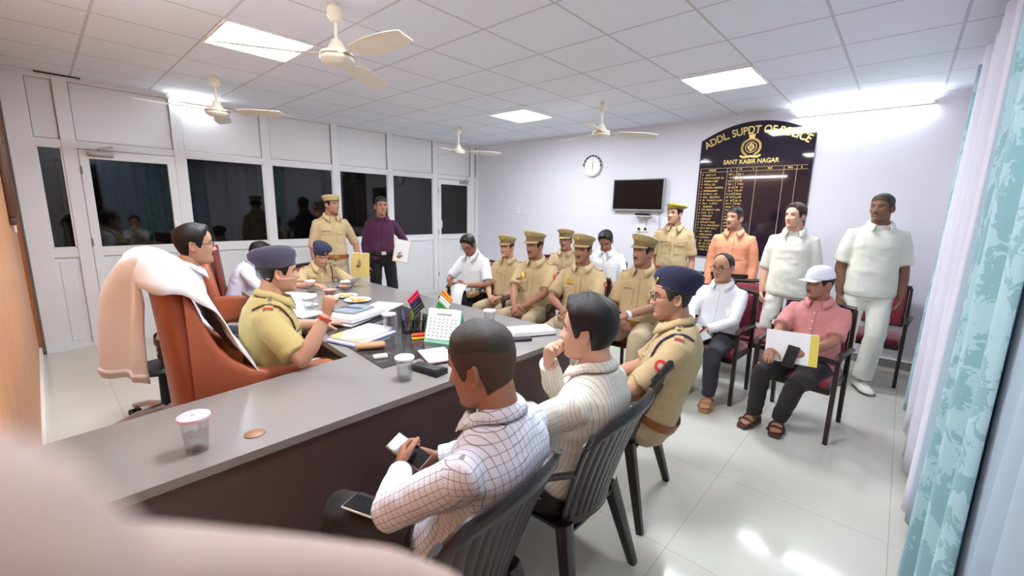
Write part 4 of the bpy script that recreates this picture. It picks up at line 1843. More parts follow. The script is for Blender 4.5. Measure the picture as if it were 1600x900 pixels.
    bvh = BVHTree.FromPolygons([Vector(p) for p in V.tolist()], F)
    cm = P.get('collarm', ms)
    if P.get('collar', True):
        co_ = collar(k, .01, P.get('copen', 26)).build('collar', cm, so, smooth=180)
        if P.get('weave'):
            vv = np.array([v.co for v in co_.data.vertices])
            weave(co_, vv, k)

    def at(h, y, out=.0):
        R = k.Rat(h)
        return k.pos(h) + R[:, 1] * y, R[:, 0], R[:, 2]

    def patch(nm, m, h, y, outline, th=.004, off=.0015, par=so, n=None, front=1):
        c, f, u = at(h, y)
        return ray_patch(bvh, c, f * front if n is None else n, u, outline, th, off, .2 + belly).build(nm, m, par, smooth=40)
    un = P.get('uniform')
    bt = P.get('buttonm', m_button if un else m_button_w)
    if P.get('placket', True):
        for h in (.47, .40, .33, .26, .19, .12, .05):
            patch('button', bt, h - .03, 0.0, disc(.0055, 8), .002)
        c, f, u = at(.22, .0)
        pl = MB()
        o = []
        hh = np.linspace(.0, .47, 14)
        gl = []
        for h in hh:
            c, f, u = at(h, 0)
            row = []
            for y in (-.017, 0, .017):
                R = k.Rat(h)
                o_ = Vector(c + R[:, 1] * y)
                hit = bvh.ray_cast(o_, Vector(f), .3)
                row.append((hit[0] if hit[0] is not None else o_) + Vector(f) * .0015)
            gl.append(row)
        pk = MB().sheet(gl, .003).build('placket', ms, so, smooth=180)
        if P.get('weave'):
            weave(pk, np.array([v.co for v in pk.data.vertices]), k)
    for pk in P.get('pockets', ([('L', .32), ('R', .32)] if un else [('L', .33)])):
        s = 1 if pk[0] == 'L' else -1
        po = patch('pocket', ms, pk[1] - .03, s * .085, rect(.052, .060, 6), .004, .001)
        if un:
            patch('pocket_flap', ms, pk[1] + .025, s * .085, flap(.056, .020), .006, .004, po)
            patch('button', m_brass, pk[1] + .012, s * .085, disc(.006, 8), .003, .006, po)
    if un:
        # shoulder straps
        for s, nm in ((1, 'L'), (-1, 'R')):
            R = k.Rat(.48)
            a = k.pos(.515) + R[:, 1] * (s * .075)
            b = k.sh[nm] + R[:, 1] * (s * .02)
            g = []
            for i in range(7):
                q = a + (b - a) * i / 6
                row = []
                for j in (-1, 0, 1):
                    o_ = Vector(q + R[:, 0] * (j * (.022 - .006 * (1 - i / 6))))
                    hit = bvh.ray_cast(o_ + Vector(R[:, 2]) * .15, -Vector(R[:, 2]), .3)
                    row.append((hit[0] if hit[0] is not None else o_) + Vector(R[:, 2]) * .005)
                g.append(row)
            ep = MB().sheet(g, .006).build('shoulder_strap', ms, so, smooth=60)
            if un.get('ribbon', True):
                MB().sheet([[p + Vector(R[:, 2]) * .004 for p in row] for row in g[5:]], .004).build('strap_ribbon', m_redb, ep)
            for i in range(un.get('stars', 2)):
                c = g[1 + i * 1][1] + Vector(R[:, 2]) * .006
                sb = MB()
                for q in range(2):
                    RR = Matrix.Rotation(q * PI / 4, 3, 'Z')
                    sb.box(c, (.017, .017, .003), R=RR)
                sb.build('star', m_silver, ep, smooth=0)
        if un.get('plate', True):
            patch('name_plate', m_nplate, .362, -.085, rect(.036, .008, 5), .004, .004)
        if un.get('medal'):
            patch('ribbon_bar', m_brass, .395, -.085, rect(.02, .022, 4), .004, .003)
        if un.get('ribbons'):
            patch('ribbon_bar', m_redb, .365, .085, rect(.035, .007, 5), .004, .004)
        for s, nm in ((1, 'L'), (-1, 'R')):
            if un.get('patch' + nm):
                S, E, W = k.arm[nm]
                ax = nrm(E - S)
                c = lerp(S, E, .34)
                nn = nrm(k.Rat(.45)[:, 1] * s + k.Rat(.45)[:, 0] * .35)
                nn = nrm(nn - ax * (nn @ ax))
                ray_patch(bvh, c, nn, -ax, disc(.030, 14), .003, .002, .12).build('sleeve_badge', m_red, so, smooth=40)
                ray_patch(bvh, c, nn, -ax, disc(.014, 10), .005, .002, .12).build('sleeve_badge_centre', m_silver, so, smooth=40)
        ln = un.get('lanyard')
        if ln:
            s = 1 if ln[0] == 'L' else -1
            S, E, W = k.arm[ln[0]]
            R = k.Rat(.45)
            f, l, u = (Vector(R[:, i]) for i in range(3))
            pts = []
            # loop round the shoulder and under the arm to the chest pocket
            for a in np.linspace(-.3, 1.0, 14):
                ang = a * PI
                o_ = Vector(k.sh[ln[0]]) - l * s * .045
                dv = (u * math.cos(ang) + f * math.sin(ang) * 1.0).normalized()
                hit = bvh.ray_cast(o_ + dv * .25, -dv, .4)
                if hit[0] is not None and hit[3] < .24:
                    pts.append(hit[0] + dv * .004)
            if len(pts) > 3:
                MB().tube(pts, [(.009 if not near else .012, .004)] * len(pts), 8).build('lanyard', m_lan_n if ln[1] == 'n' else m_lan_m, so, smooth=180)
    if P.get('cuff', sl == 'long'):
        for nm in 'LR':
            c = armchain(k, nm)
            a, b = lerp(c[5], c[6], .25), lerp(c[5], c[6], .85)
            cf = MB().tube([a, lerp(a, b, .5), b], [.041, .0415, .040], 16).build('cuff', ms, so, smooth=60)
            if P.get('weave'):
                weave(cf, np.array([v.co for v in cf.data.vertices]), k)
    # --- trousers
    mt = P['trousers']
    mb = MB()
    hipw = P.get('hipw', w)
    torso(mb, k, .012 if tuck else .004, -.115, .065, hipw, belly * .6)
    sit = P.get('sit', True)
    short = P.get('ankle', .96)
    for nm in 'LR':
        hip, K, A = k.leg[nm]
        kk = K + (V3(0, 0, .004) if sit else 0)
        A2 = lerp(K, A, short)
        r_ = [.095 * hipw, .090 * hipw, .075 * hipw, .066, .067, .061, .056] if sit else [.088 * hipw, .086 * hipw, .078 * hipw, .073, .073, .072, .072]
        limb(mb, [hip + V3(-.01, 0, 0), lerp(hip, K, .3), lerp(hip, K, .7), kk, lerp(kk, A2, .2), lerp(kk, A2, .6), A2], r_)
    V, F = remesh(mb, .0135 if not near else .011, 2)
    NRM = vnormals(V, F)
    V = cloth_noise(V, .006, 8, seed * 1.7, (1, 1, 1.3))
    to = garment_mesh('trousers', V, F, mt, t)
    if tuck and not (P.get('nobelt')):
        h = .055
        R = k.Rat(h)
        T = np.array(TORSO)
        a, b, c = (np.interp(h, T[:, 0], T[:, i]) for i in (1, 2, 3))
        bl = belly * math.exp(-((h - .13) / .11) ** 2)
        g = .020
        ring = ell_ring(k.pos(h), R[:, 0], R[:, 1], a * w + g + bl * .35, b * (.5 + .5 * w) + g + bl, c * (.5 + .5 * w) + g, 40)
        g2 = []
        for p in ring + ring[:1]:
            g2.append([p + R[:, 2] * dz for dz in (-.021, -.007, .007, .021)])
        be = MB().sheet(g2, .005).build('belt', P.get('beltm', m_bbelt), to, smooth=60)
        p = k.pos(h) + R[:, 0] * (b * (.5 + .5 * w) + g + bl + .004)
        MB().box(p, (.008, .06, .046), R=Matrix([list(map(float, r)) for r in R]), bev=.003).build('buckle', m_brass if un else m_silver, be)
    # --- shoes
    for nm in 'LR':
        shoe(t, k, nm, P.get('shoes', 'shoe_k'), P.get('fyaw', 0))
    # --- wrist wear
    for nm, m, r, wd in P.get('wrist', ()):
        S, E, W = k.arm[nm]
        c = lerp(E, W, .9)
        d = nrm(W - E)
        MB().tube([c - d * wd, c + d * wd], .0335 * (.7 + .3 * aw), 16).build('wrist_band' if m is m_thread else 'wrist_watch', m, t, smooth=50)
    return t, k
# ---------------------------------------------------------------- the people in the room
def place(P):
    """hw is where the middle of the head is in the room; works out body scale and floor position"""
    hx, hy, hz_ = P['hw']
    if P.get('sit', True):
        k = Kin(dict(P, hz=.5))
        D = k.H[2] - .5
        hipw = P.get('hipz', .50)
        s = P.get('s') or (hz_ - hipw) / D
        s = min(max(s, .93), 1.13)
        P['hz'] = (hz_ - s * D) / s
    else:
        k = Kin(P)
        s = P.get('s') or hz_ / k.H[2]
    k = Kin(P)
    P['s'] = s
    o = Rz(rad_(P['face'])) @ k.H * s
    P['loc'] = (hx - o[0], hy - o[1], hz_ - o[2] if not P.get('sit', True) and P.get('s_fix') else 0)
    P['loc'] = (hx - o[0], hy - o[1], 0)
    inv = Rz(-rad_(P['face']))
    for nm in 'LR':
        if 'arm%sw' % nm in P:
            q = P['arm%sw' % nm]
            P['arm' + nm] = ((inv @ (V3(*q[0]) - V3(*P['loc']))) / s, inv @ V3(*q[1]))
        if 'foot%sw' % nm in P:
            P['foot' + nm] = (inv @ (V3(*P['foot%sw' % nm]) - V3(*P['loc']))) / s
    return P


PEOPLE = {}


def add(key, **P):
    P.setdefault('hs', .96)
    place(P)
    t, k = person(P)
    PEOPLE[key] = (P, t, k)
    return P


def wp(key, loc):
    """a point of that person's local space in the room"""
    P, t, k = PEOPLE[key]
    return Vector(Rz(rad_(P['face'])) @ (V3(*loc) * P['s']) + V3(*P['loc']))


short_cut = {'t': .012, 'side': .35, 'fade': [(0, .06), (50, .05), (62, .012), (68, -.022), (79, -.022), (83, .010), (99, .012), (104, -.03), (109, -.068), (130, -.082), (180, -.086)],
             'line': [(0, .080), (25, .078), (42, .062), (56, .045), (66, .035), (80, .035), (104, .04), (130, .02), (180, .0)]}
full = {'t': .026, 'front': .012, 'side': .55}
side_part = {'t': .020, 'front': .012, 'side': .45, 'part': 35}
under_cap = {'t': .0045, 'side': .9, 'line': [(0, .075), (25, .072), (42, .058), (56, .042), (66, .0), (68, -.014), (79, -.014), (83, .012), (100, .014), (106, -.02), (114, -.05), (130, -.062), (180, -.068)]}
bald = {'t': .007, 'side': 1.0, 'line': [(0, .112), (40, .108), (62, .085), (72, .03), (78, -.005), (84, .018), (104, .02), (116, -.03), (135, -.065), (180, -.075)]}
FL = {'curl': (.45, .5, .55, .6)}
RELAX = {'curl': (.3, .38, .45, .5), 'thumb': .45}
LAPL = {'d': (.55, -.75, -.25), 'n': (-.1, -.3, -1), 'curl': (.35, .4, .45, .5), 'thumb': .5}
LAPR = {'d': (.55, .75, -.25), 'n': (-.1, .3, -1), 'curl': (.4, .45, .5, .55), 'thumb': .5}
HANGL = {'d': (.15, .02, -1), 'n': (-.15, -1, 0), 'curl': (.3, .38, .45, .52)}
HANGR = {'d': (.15, -.02, -1), 'n': (-.15, 1, 0), 'curl': (.3, .38, .45, .52)}
U = lambda **k: k

# the senior officer behind the desk
add('chief', label='officer in slate beret and khaki shirt seated in tan leather chair, fist raised', hw=(.88, 2.58, 1.225), face=-14, lean=2, slouch=14, twist=-6, head=(-2, 4, 0), s=1.06, w=1.3, belly=.065, hs=.93, hatdz=-.012,
    near=1, skin='a', hair=under_cap, hat=('beret', m_greyn, False, 1, .95, -10, 0, 'beret', 1.5), shirt=m_khaki2, trousers=m_khaki_p, shoes='shoe_b', beltm=m_belt, uniform=U(stars=3, lanyard='Rm', plate=True), facep={'jaw': 1.12},
    armRw=((.965, 2.18, 1.035), (-.5, -.1, -1)), handR={'d': (.18, -.05, 1), 'n': (.8, .6, -.1), 'curl': (1.15, 1.15, 1.15, 1.15), 'thumb': .9}, armLw=((1.22, 2.86, .80), (-.4, .8, -.4)), handL={'d': (1, -.1, -.05), 'n': (0, -.1, -1), 'curl': (.15, .2, .2, .25)},
    wrist=(('R', m_thread, 0, .006),), seed=3)
add('moust', label='man with spectacles and moustache seen in profile beyond the white towel', hw=(.74, 3.78, 1.30), face=-8, lean=9, slouch=14, head=(-6, 2, 0), s=1.08, armL=((.16, .14, .66), (-.5, .8, -.3)), armR=((.16, -.12, .66), (-.5, -.8, -.3)), skin='a', hair=dict(side_part, t=.013), spec=True, moustache=.9, shirt=m_whitec, trousers=m_blueg, sleeve='long', seed=4, hs=1.1)
add('hidden', label='man in pale blue shirt in tan chair, head hidden behind the slate beret', hw=(1.52, 4.96, 1.085), face=-18, lean=20, slouch=30, head=(0, 22, 0), skin='b', hair=full, shirt=m_ltblue, trousers=m_blueg, sleeve='long', armL=((.42, .1, .78), (-.3, .8, -.3)), armR=((.42, -.1, .78), (-.3, -.8, -.3)), seed=5)
add('reader', label='young officer in navy beret reading papers at far end of desk', hw=(1.99, 4.56, 1.075), face=-98, lean=10, slouch=26, head=(0, 30, 0), hipz=.52, skin='a', w=1.05, hair=under_cap, hat=('beret', m_navy, True, 1, .9, -8, 0, 'beret', 1.4), shirt=m_khaki, trousers=m_khaki_p, shoes='shoe_b', beltm=m_belt,
    uniform=U(stars=2, lanyard='Lm', medal=True), armLw=((2.17, 4.30, .815), (.5, .3, -.4)), armRw=((1.78, 4.27, .815), (-.5, .3, -.4)), handL={'d': (.7, -.7, -.1), 'n': (0, 0, -1), 'curl': (.3, .3, .35, .4)}, handR={'d': (.8, .6, -.1), 'n': (0, 0, -1), 'curl': (.3, .3, .35, .4)}, seed=6, hs=.98, hatdz=-.008)
add('guard', sit=False, label='standing officer in khaki cap with brown belt holding yellow folders before dark glass', hw=(2.40, 5.12, 1.605), face=-100, head=(28, 0, 0), skin='b', hair=under_cap, hat=('beret', m_capk, True, 0, .86, -4, 0, 'khaki_cap', .75), shirt=m_khaki, trousers=m_khaki_p, shoes='shoe_b', beltm=m_belt,
    uniform=U(stars=0, ribbon=False, ribbons=False), sleeve='half', armL=((.12, .27, .93), (-.8, .5, -.2)), handL={'d': (.5, .1, -.9), 'n': (-.2, -1, .0), 'curl': (.6, .6, .6, .6)}, handR=HANGR, seed=7, w=.96, hs=.92)
add('purple', sit=False, label='standing man in dark purple shirt holding papers before the dark glass', hw=(3.11, 5.2, 1.60), face=-112, head=(4, 0, 0), skin='b', hair=short_cut, shirt=m_purple, trousers=m_black_t, shoes='shoe_k', sleeve='long', armL=((.15, .25, .97), (-.7, .6, -.2)), handL={'d': (.55, -.35, -.55), 'n': (-.2, -1, -.1), 'curl': (.55, .55, .6, .6)}, handR=HANGR, buttonm=m_purple, seed=8, w=.97, hs=1.0)

# front visitors' row
add('clerk', label='seated man in white shirt reading a paper in far corner, dark hair', hw=(3.45, 3.84, 1.165), face=188, lean=8, slouch=28, head=(8, 34, 0), skin='b', hair=side_part, shirt=m_whitec, trousers=m_black_t, shoes='shoe_k', spec=True, armL=((.33, .13, .68), (-.4, .8, -.5)), armR=((.36, -.10, .70), (-.4, -.8, -.5)), seed=9, near=0)
add('copA', label='officer in peaked cap seated leftmost of capped officers, hands clasped', hw=(3.68, 3.42, 1.155), face=196, lean=-6, slouch=24, head=(-8, 2, 0), hipz=.49, skin='a', hair=under_cap, hat='peaked', shirt=m_khaki, trousers=m_khaki_p, shoes='shoe_b', beltm=m_belt, uniform=U(stars=2), handL=LAPL, handR=LAPR, wrist=(('L', m_watch, 0, .014),), seed=10)
add('copB', label='moustached officer in peaked cap, second in front row, hands between his knees', hw=(3.47, 2.83, 1.225), face=194, lean=-2, slouch=18, head=(-14, 4, 0), skin='b', w=1.08, belly=.045, hair=under_cap, hat='peaked', moustache=1.1, shirt=m_khaki, trousers=m_khaki_p, shoes='shoe_b', beltm=m_belt, uniform=U(stars=2, patchL=1, medal=True),
    armL=((.36, .05, .60), (-.3, .9, -.3)), armR=((.38, -.03, .61), (-.3, -.9, -.3)), handL={'d': (.6, -.5, -.6), 'n': (-.5, -.5, -.5), 'curl': (.5, .5, .55, .6)}, handR={'d': (.6, .5, -.6), 'n': (-.5, .5, -.5), 'curl': (.5, .5, .55, .6)}, seed=11)
add('copD', label='third peaked cap officer in front row, red sleeve patch and brass chest badge', hw=(3.52, 2.27, 1.22), face=198, lean=-4, slouch=18, head=(-10, 0, 0), skin='b', w=1.06, belly=.04, hair=under_cap, hat='peaked', moustache=.9, shirt=m_khaki, trousers=m_khaki_p, shoes='shoe_b', beltm=m_belt, uniform=U(stars=2, patchL=1, medal=True),
    armR=((.33, -.08, .66), (-.3, -.9, -.4)), armL=((.34, .02, .64), (-.3, .9, -.4)), handL=LAPL, handR={'d': (.7, .5, -.2), 'n': (-.1, .8, -.5), 'curl': (.6, .6, .65, .7)}, seed=12)
add('copE', label='officer in peaked cap with thick moustache looking left, beside navy beret', hw=(3.72, 1.745, 1.235), face=186, lean=-4, slouch=18, head=(-22, -2, 0), skin='b', w=1.1, belly=.05, hair=under_cap, hat='peaked', moustache=1.3, shirt=m_khaki, trousers=m_khaki_p, shoes='shoe_b', beltm=m_belt, uniform=U(stars=2),
    armL=((.36, .02, .65), (-.3, .9, -.4)), handL={'d': (.7, -.6, -.05), 'n': (-.2, -.3, -.8), 'curl': (.55, .55, .6, .6)}, handR=LAPR, wrist=(('L', m_watch_w, 0, .013),), seed=13)
add('bald', label='bald man in white full sleeve shirt seated holding a booklet and red cover phone', hw=(4.02, 1.13, 1.135), face=177, lean=-8, slouch=22, head=(-10, 6, 0), hipz=.48, skin='a', w=1.05, belly=.035, hair=bald, spec=True, shirt=m_whitec, trousers=m_blueg, shoes='sandal', sleeve='long', armL=((.30, .03, .65), (-.3, .9, -.5)), armR=((.33, -.10, .65), (-.3, -.9, -.5)),
    handL={'d': (.6, -.7, -.1), 'n': (-.1, -.5, -.8), 'curl': (.45, .45, .5, .5)}, footLw=(3.62, 1.02, .085), footRw=(3.76, 1.26, .085), seed=14, hs=1.06)
add('pink', label='man in white cap and dusty pink shirt seated with yellow edged papers, dark sandals', hw=(3.90, .41, 1.105), face=174, lean=-12, slouch=22, head=(-34, 4, 0), hipz=.48, skin='b', w=1.12, belly=.045, hair=under_cap, hat=('ball', m_whcap), shirt=m_pinks, trousers=m_darkt, shoes='sandal_d', armL=((.33, .06, .70), (-.2, .9, -.5)), armR=((.46, -.17, .62), (-.3, -.9, -.3)), moustache=.6,
    handL={'d': (.55, -.8, -.1), 'n': (-.6, -.5, -.4), 'curl': (.5, .5, .5, .5)}, handR={'d': (.85, .1, -.35), 'n': (-.3, 0, -1), 'curl': (.2, .22, .22, .25), 'thumb': .1}, footRw=(3.56, .66, .085), footLw=(3.58, .50, .085), wrist=(('L', m_watch, 0, .014),), seed=15, hs=1.04)
# second row by the back wall
add('copC', label='officer in peaked cap seated in second row against the back wall', hw=(4.62, 3.25, 1.21), face=200, lean=-2, slouch=14, head=(-4, 4, 0), skin='b', hair=under_cap, hat='peaked', moustache=.9, shirt=m_khaki, trousers=m_khaki_p, shoes='shoe_b', beltm=m_belt, uniform=U(stars=0), handL=LAPL, handR=LAPR, seed=16)
add('writer', label='man in white shirt with bowed dark head writing in second row', hw=(4.85, 2.79, 1.225), face=200, lean=6, slouch=18, head=(-2, 34, 0), s=1.08, skin='b', hair=full, shirt=m_whitec, trousers=m_blueg, sleeve='half', handL=LAPL, handR=LAPR, seed=17)
# standing by the back wall
add('yellow', sit=False, label='standing officer in green yellow beret and brown belt beside honour board', hw=(4.9, 1.955, 1.585), face=196, head=(-28, -2, 0), skin='a', hair=under_cap, hat=('beret', m_capgreen, True, 1, .95, -6, 4, 'beret', .7), shirt=m_khaki, trousers=m_khaki_p, shoes='shoe_b', beltm=m_belt, uniform=U(stars=0, ribbon=False), handL=HANGL, handR=HANGR, seed=18)
add('orange', sit=False, label='standing man in peach orange shirt before the honour board', hw=(5.0, 1.345, 1.555), face=188, head=(-30, -2, 0), skin='a', hair=short_cut, shirt=m_orange, trousers=m_black_t, sleeve='long', handL=HANGL, handR=HANGR, seed=19, w=1.05, moustache=.4)
add('white', sit=False, label='standing young man in white rolled sleeve shirt and cream trousers, looking left', hw=(4.9, .785, 1.59), face=182, head=(-28, -2, 0), skin='c', hair=side_part, hairm=m_hairb, shirt=m_offw, trousers=m_cream_t, shoes='trainer', sleeve='half', tuck=False, hem=-.10, copen=34, placket=False, handL=HANGL, handR=dict(HANGR, curl=(.6, .6, .65, .7)), seed=20, w=1.0, hipw=.96)
add('polo', sit=False, label='tall standing man in white polo shirt and white trainers near the curtains', hw=(5.12, .17, 1.68), face=196, head=(-38, -2, 0), skin='d', hair=short_cut, hairm=m_hairg, moustache=1.0, shirt=m_offw, trousers=m_cream_t, shoes='trainer', tuck=False, hem=-.09, copen=34, pockets=(), placket=False, handL=dict(HANGL, curl=(.7, .7, .7, .7)), handR=HANGR, footRw=(5.16, .30, .085), footLw=(5.05, .10, .085), seed=21, w=1.06, hipw=1.0, aw=1.1, belly=.02)
# near row, backs to the camera
add('navy', label='officer in navy beret and spectacles in near row, seen from his left', hw=(2.17, .84, 1.175), face=112, lean=-12, slouch=34, head=(16, 4, 0), near=1, skin='a', w=1.12, belly=.05, hair=under_cap, hairm=m_hairg, hat=('beret', m_navy, True, -1, .95, -14, 0, 'beret', 1.6), spec=True, shirt=m_khaki, trousers=m_khaki_p, shoes='shoe_b', beltm=m_belt, uniform=U(stars=3, lanyard='Ln', patchL=1), handL=LAPL, handR=LAPR, seed=22, hs=.98, hatdz=-.01)
add('cream', label='man with thick black hair in cream checked shirt, hand at mouth', hw=(1.37, .84, 1.15), face=96, lean=-16, slouch=42, head=(14, 2, 0), near=1, skin='c', w=1.08, belly=.03, hair={'t': .029, 'front': .012, 'side': .7}, shirt=m_check2, weave=True, trousers=m_darkt, shoes='shoe_k', sleeve='long', armRw=((1.345, 1.005, .985), (.9, -.1, -.9)), handR={'d': (-.25, .25, .95), 'n': (-1, .2, -.1), 'curl': (.5, .55, .6, .65)},
    armL=((.30, .12, .64), (-.4, .8, -.5)), seed=23, pockets=(), hs=1.0)
add('blue', label='man with cropped hair in blue checked shirt nearest the camera, looking at phone', hw=(.83, .86, 1.15), face=98, lean=-17, slouch=50, twist=4, head=(14, 14, 0), near=1, skin='b', w=1.14, belly=.03, hair=dict(short_cut, t=.010), hairm=m_hairg, shirt=m_check1, weave=True, trousers=m_darkt, shoes='shoe_k', sleeve='long',
    armLw=((.74, 1.17, .70), (-.9, .2, -.5)), armRw=((.92, 1.2, .66), (.8, .1, -.5)), handL={'d': (.5, -.5, .3), 'n': (.1, -1, .1), 'curl': (.5, .5, .5, .5)}, seed=24, pockets=(), hs=1.05)

# visitors' chairs under the seated people
first = None
for key, lab, dx in (('clerk', 'visitor chair of the man reading a paper in far corner', 0), ('copA', 'visitor chair of the leftmost capped officer', 0), ('copB', 'visitor chair of the second capped officer, hands between knees', 0), ('copD', 'visitor chair of third capped officer in front row', 0), ('copE', 'visitor chair of the capped officer with thick moustache', 0),
                     ('bald', 'visitor chair of the bald man in white shirt', 0), ('pink', 'visitor chair of man in white cap, maroon seat edge showing', 0), ('copC', 'second row visitor chair of capped officer by back wall', 0), ('writer', 'second row visitor chair of the writing man in white', 0)):
    P = PEOPLE[key][0]
    loc = (P['loc'][0], P['loc'][1], 0)
    if key == 'pink':
        loc = (loc[0], loc[1] + .03, 0)
    if first is None:
        first = visitor_chair(lab, loc, rad_(P['face']))
    else:
        dup(first, loc, rad_(P['face']), lab)
for loc, rz, lab in (((4.75, 1.62, 0), 186, 'empty maroon chair between green beret officer and peach shirt man'), ((4.62, 1.02, 0), 182, 'empty maroon chair between peach shirt man and young man in white'), ((5.55, .1, 0), 176, 'empty maroon chair behind man in white polo, by skirting'), ((4.85, 3.75, 0), 195, 'empty maroon chair behind the capped officers, by back wall')):
    dup(first, loc, rad_(rz), lab)
P = PEOPLE['reader'][0]
dup(first, (P['loc'][0], P['loc'][1], 0), rad_(P['face']), 'visitor chair of young officer in navy beret at desk end')
P = PEOPLE['moust'][0]
t = thing('swivel_stool', 'low swivel stool on casters under the man with spectacles beyond the towel', 'stool', (.47, 3.80, 0))
MB().lathe([(.12, .40), (.15, .41), (.155, .43), (.14, .455), (.001, .46)], n=28).build('seat', m_black, t)
MB().tube([(0, 0, .10), (0, 0, .405)], [.03, .025], 12).build('gas_column', m_black, t)
for q in range(5):
    a = rad_(45 + 72 * q)
    c, s_ = math.cos(a), math.sin(a)
    l = MB().tube([(0, 0, .14), (.17 * c, .17 * s_, .13), (.33 * c, .33 * s_, .085)], [(.032, .028), (.026, .022), (.018, .016)], 8, up=(0, 0, 1)).build('base_leg', m_chrome, t)
    w_ = MB()
    for q2 in (-1, 1):
        w_.tube([(.33 * c - s_ * .008 * q2, .33 * s_ + c * .008 * q2, .031), (.33 * c - s_ * .028 * q2, .33 * s_ + c * .028 * q2, .031)], .031, 14)
    w_.build('caster', m_black, l)
for key in PEOPLE:
    P = PEOPLE[key][0]
    print('PERSON', key, [round(float(x), 2) for x in P['loc']], 's=%.2f hz=%.2f' % (P['s'], P.get('hz', 0)))
# ---------------------------------------------------------------- towel on the chair
m_towel = mat('white_towel', 'eeeff2', .95, bump=.15, bscale=300, sheen=.2)
cp = [(.195, .70), (.20, .85), (.215, 1.05), (.235, 1.21), (.275, 1.325), (.35, 1.362), (.42, 1.338), (.468, 1.265), (.505, 1.165), (.545, 1.05), (.59, .945), (.64, .86), (.685, .775)]
g = []
ny = 21
for i in range(64):
    u = i / 63 * (len(cp) - 1)
    j = min(int(u), len(cp) - 2)
    f_ = u - j
    p0, p1, p2, p3 = (cp[max(0, min(len(cp) - 1, j + d))] for d in (-1, 0, 1, 2))
    x, z = (.5 * (2 * b + (c - a) * f_ + (2 * a - 5 * b + 4 * c - d) * f_ ** 2 + (3 * b - a - 3 * c + d) * f_ ** 3) for a, b, c, d in zip(p0, p1, p2, p3))
    v = i / 63
    ynear = 2.68 - .37 * sm(.12, .42, v) - .01 * sm(.6, 1, v)
    yfar = 2.93 - .02 * v
    over = sm(.24, .40, v) * (1 - .8 * sm(.50, .75, v))        # how far the near edge falls over the side of the back
    row = []
    for q in range(ny):
        w_ = q / (ny - 1)
        y = ynear + (yfar - ynear) * w_
        d = .012 * math.sin(w_ * 9 + v * 4) * (1.5 if v < .33 or v > .8 else .35)
        e = max(0, 1 - w_ / .22)
        hang = 1 - sm(.18, .36, v)
        x_ = x + hang * (.085 - .15 * w_)
        y += .035 * e * e * over
        row.append((x_ - d * (1 if v < .45 else -1), y + hang * .05 * w_, z - .17 * e ** 1.4 * over + .005 * math.sin(w_ * 14 + i * .3)))
    g.append(row)
tw = MB().sheet(g, .006).build('towel', m_towel, smooth=180)
tag(tw, 'large white towel draped over the back of tan executive chair', 'towel')
MB().sheet([[Vector(p) + Vector((-.006, 0, .0)) for p in row] for row in g[1:3]], .008).build('hem', m_towel, tw, smooth=180)

# ---------------------------------------------------------------- on the desk
ZD = .762
m_mat = mat('black_glass_mat', '3a3839', .06, spec=.55)
t = thing('desk_mat', 'dark glossy desk mat in front of the senior officer', 'desk mat', (1.55, 2.6, .76))
MB().prism([(x - 1.55, y - 2.6) for x, y in ((1.125, 1.92), (1.93, 1.90), (2.02, 3.26), (1.24, 3.30))], .0, .006).build('surface', m_mat, t, smooth=20)
ZM = .767
def thin_glass(name, tint, k):
    """clear thin walled glass: mostly lets light straight through, with grazing reflections"""
    m = mat(name, 'ffffff', .02)
    g = NT(m)
    tr = g.n('ShaderNodeBsdfTransparent')
    tr.inputs[0].default_value = lin(tint)
    gl = g.n('ShaderNodeBsdfGlossy')
    gl.inputs['Roughness'].default_value = .03
    lw = g.n('ShaderNodeLayerWeight')
    lw.inputs['Blend'].default_value = k
    mx = g.n('ShaderNodeMixShader')
    g.l(lw.outputs['Facing'], mx.inputs[0])
    g.l(tr.outputs[0], mx.inputs[1])
    g.l(gl.outputs[0], mx.inputs[2])
    out = [n for n in g.nt.nodes if n.type == 'OUTPUT_MATERIAL'][0]
    g.l(mx.outputs[0], out.inputs[0])
    return m


m_cup = thin_glass('clear_glass', 'fafbfb', .2)
m_water = thin_glass('drinking_water', 'f6f8fa', .1)
m_lid_w = mat('white_lid', 'f0f1f4', .4)
m_lid_p = mat('pink_lid', 'e8c4d4', .4)


def glass(lab, x, y, z, lid=None, h=.105, r=.036):
    t = thing('drinking_glass', lab, 'glass', (x, y, z), group='lidded water glasses on the desk')
    MB().lathe([(r * .78, .0005), (r * .80, .002), (r, h), (r - .002, h), (r * .76, .009), (.001, .009)], n=28).build('cup', m_cup, t, smooth=50)
    MB().lathe([(r * .755, .0095), (r * .84, h * .5), (.001, h * .5)], n=24).build('water', m_water, t, smooth=50)
    if lid:
        MB().lathe([(r + .005, h - .006), (r + .006, h + .003), (r + .002, h + .006), (.008, h + .007), (.006, h + .012), (.001, h + .012)], n=28).build('lid', lid, t, smooth=40)
    return t


glass('water glass with pink lid alone on left end of desk', .275, 1.69, .76, m_lid_p, .125, .042)
glass('water glass with white lid in front of the desk mat corner', 1.125, 1.715, .76, m_lid_w, .115, .042)
glass('water glass with pink lid behind the papers on the mat', 1.50, 2.46, ZM, m_lid_p, .125, .04)
glass('water glass with white lid beside the black folder near raised fist', 1.37, 3.42, .76, m_lid_w, .115, .042)
glass('water glass with white lid beside the young officer sleeve', 1.70, 4.16, .76, m_lid_w, .115, .042)
glass('water glass with white lid beyond the snack plates', 1.93, 3.92, .76, m_lid_w, .115, .042)
glass('water glass with pink lid on visitor side, behind nearest head', 2.13, 2.14, .76, m_lid_p, .11, .042)

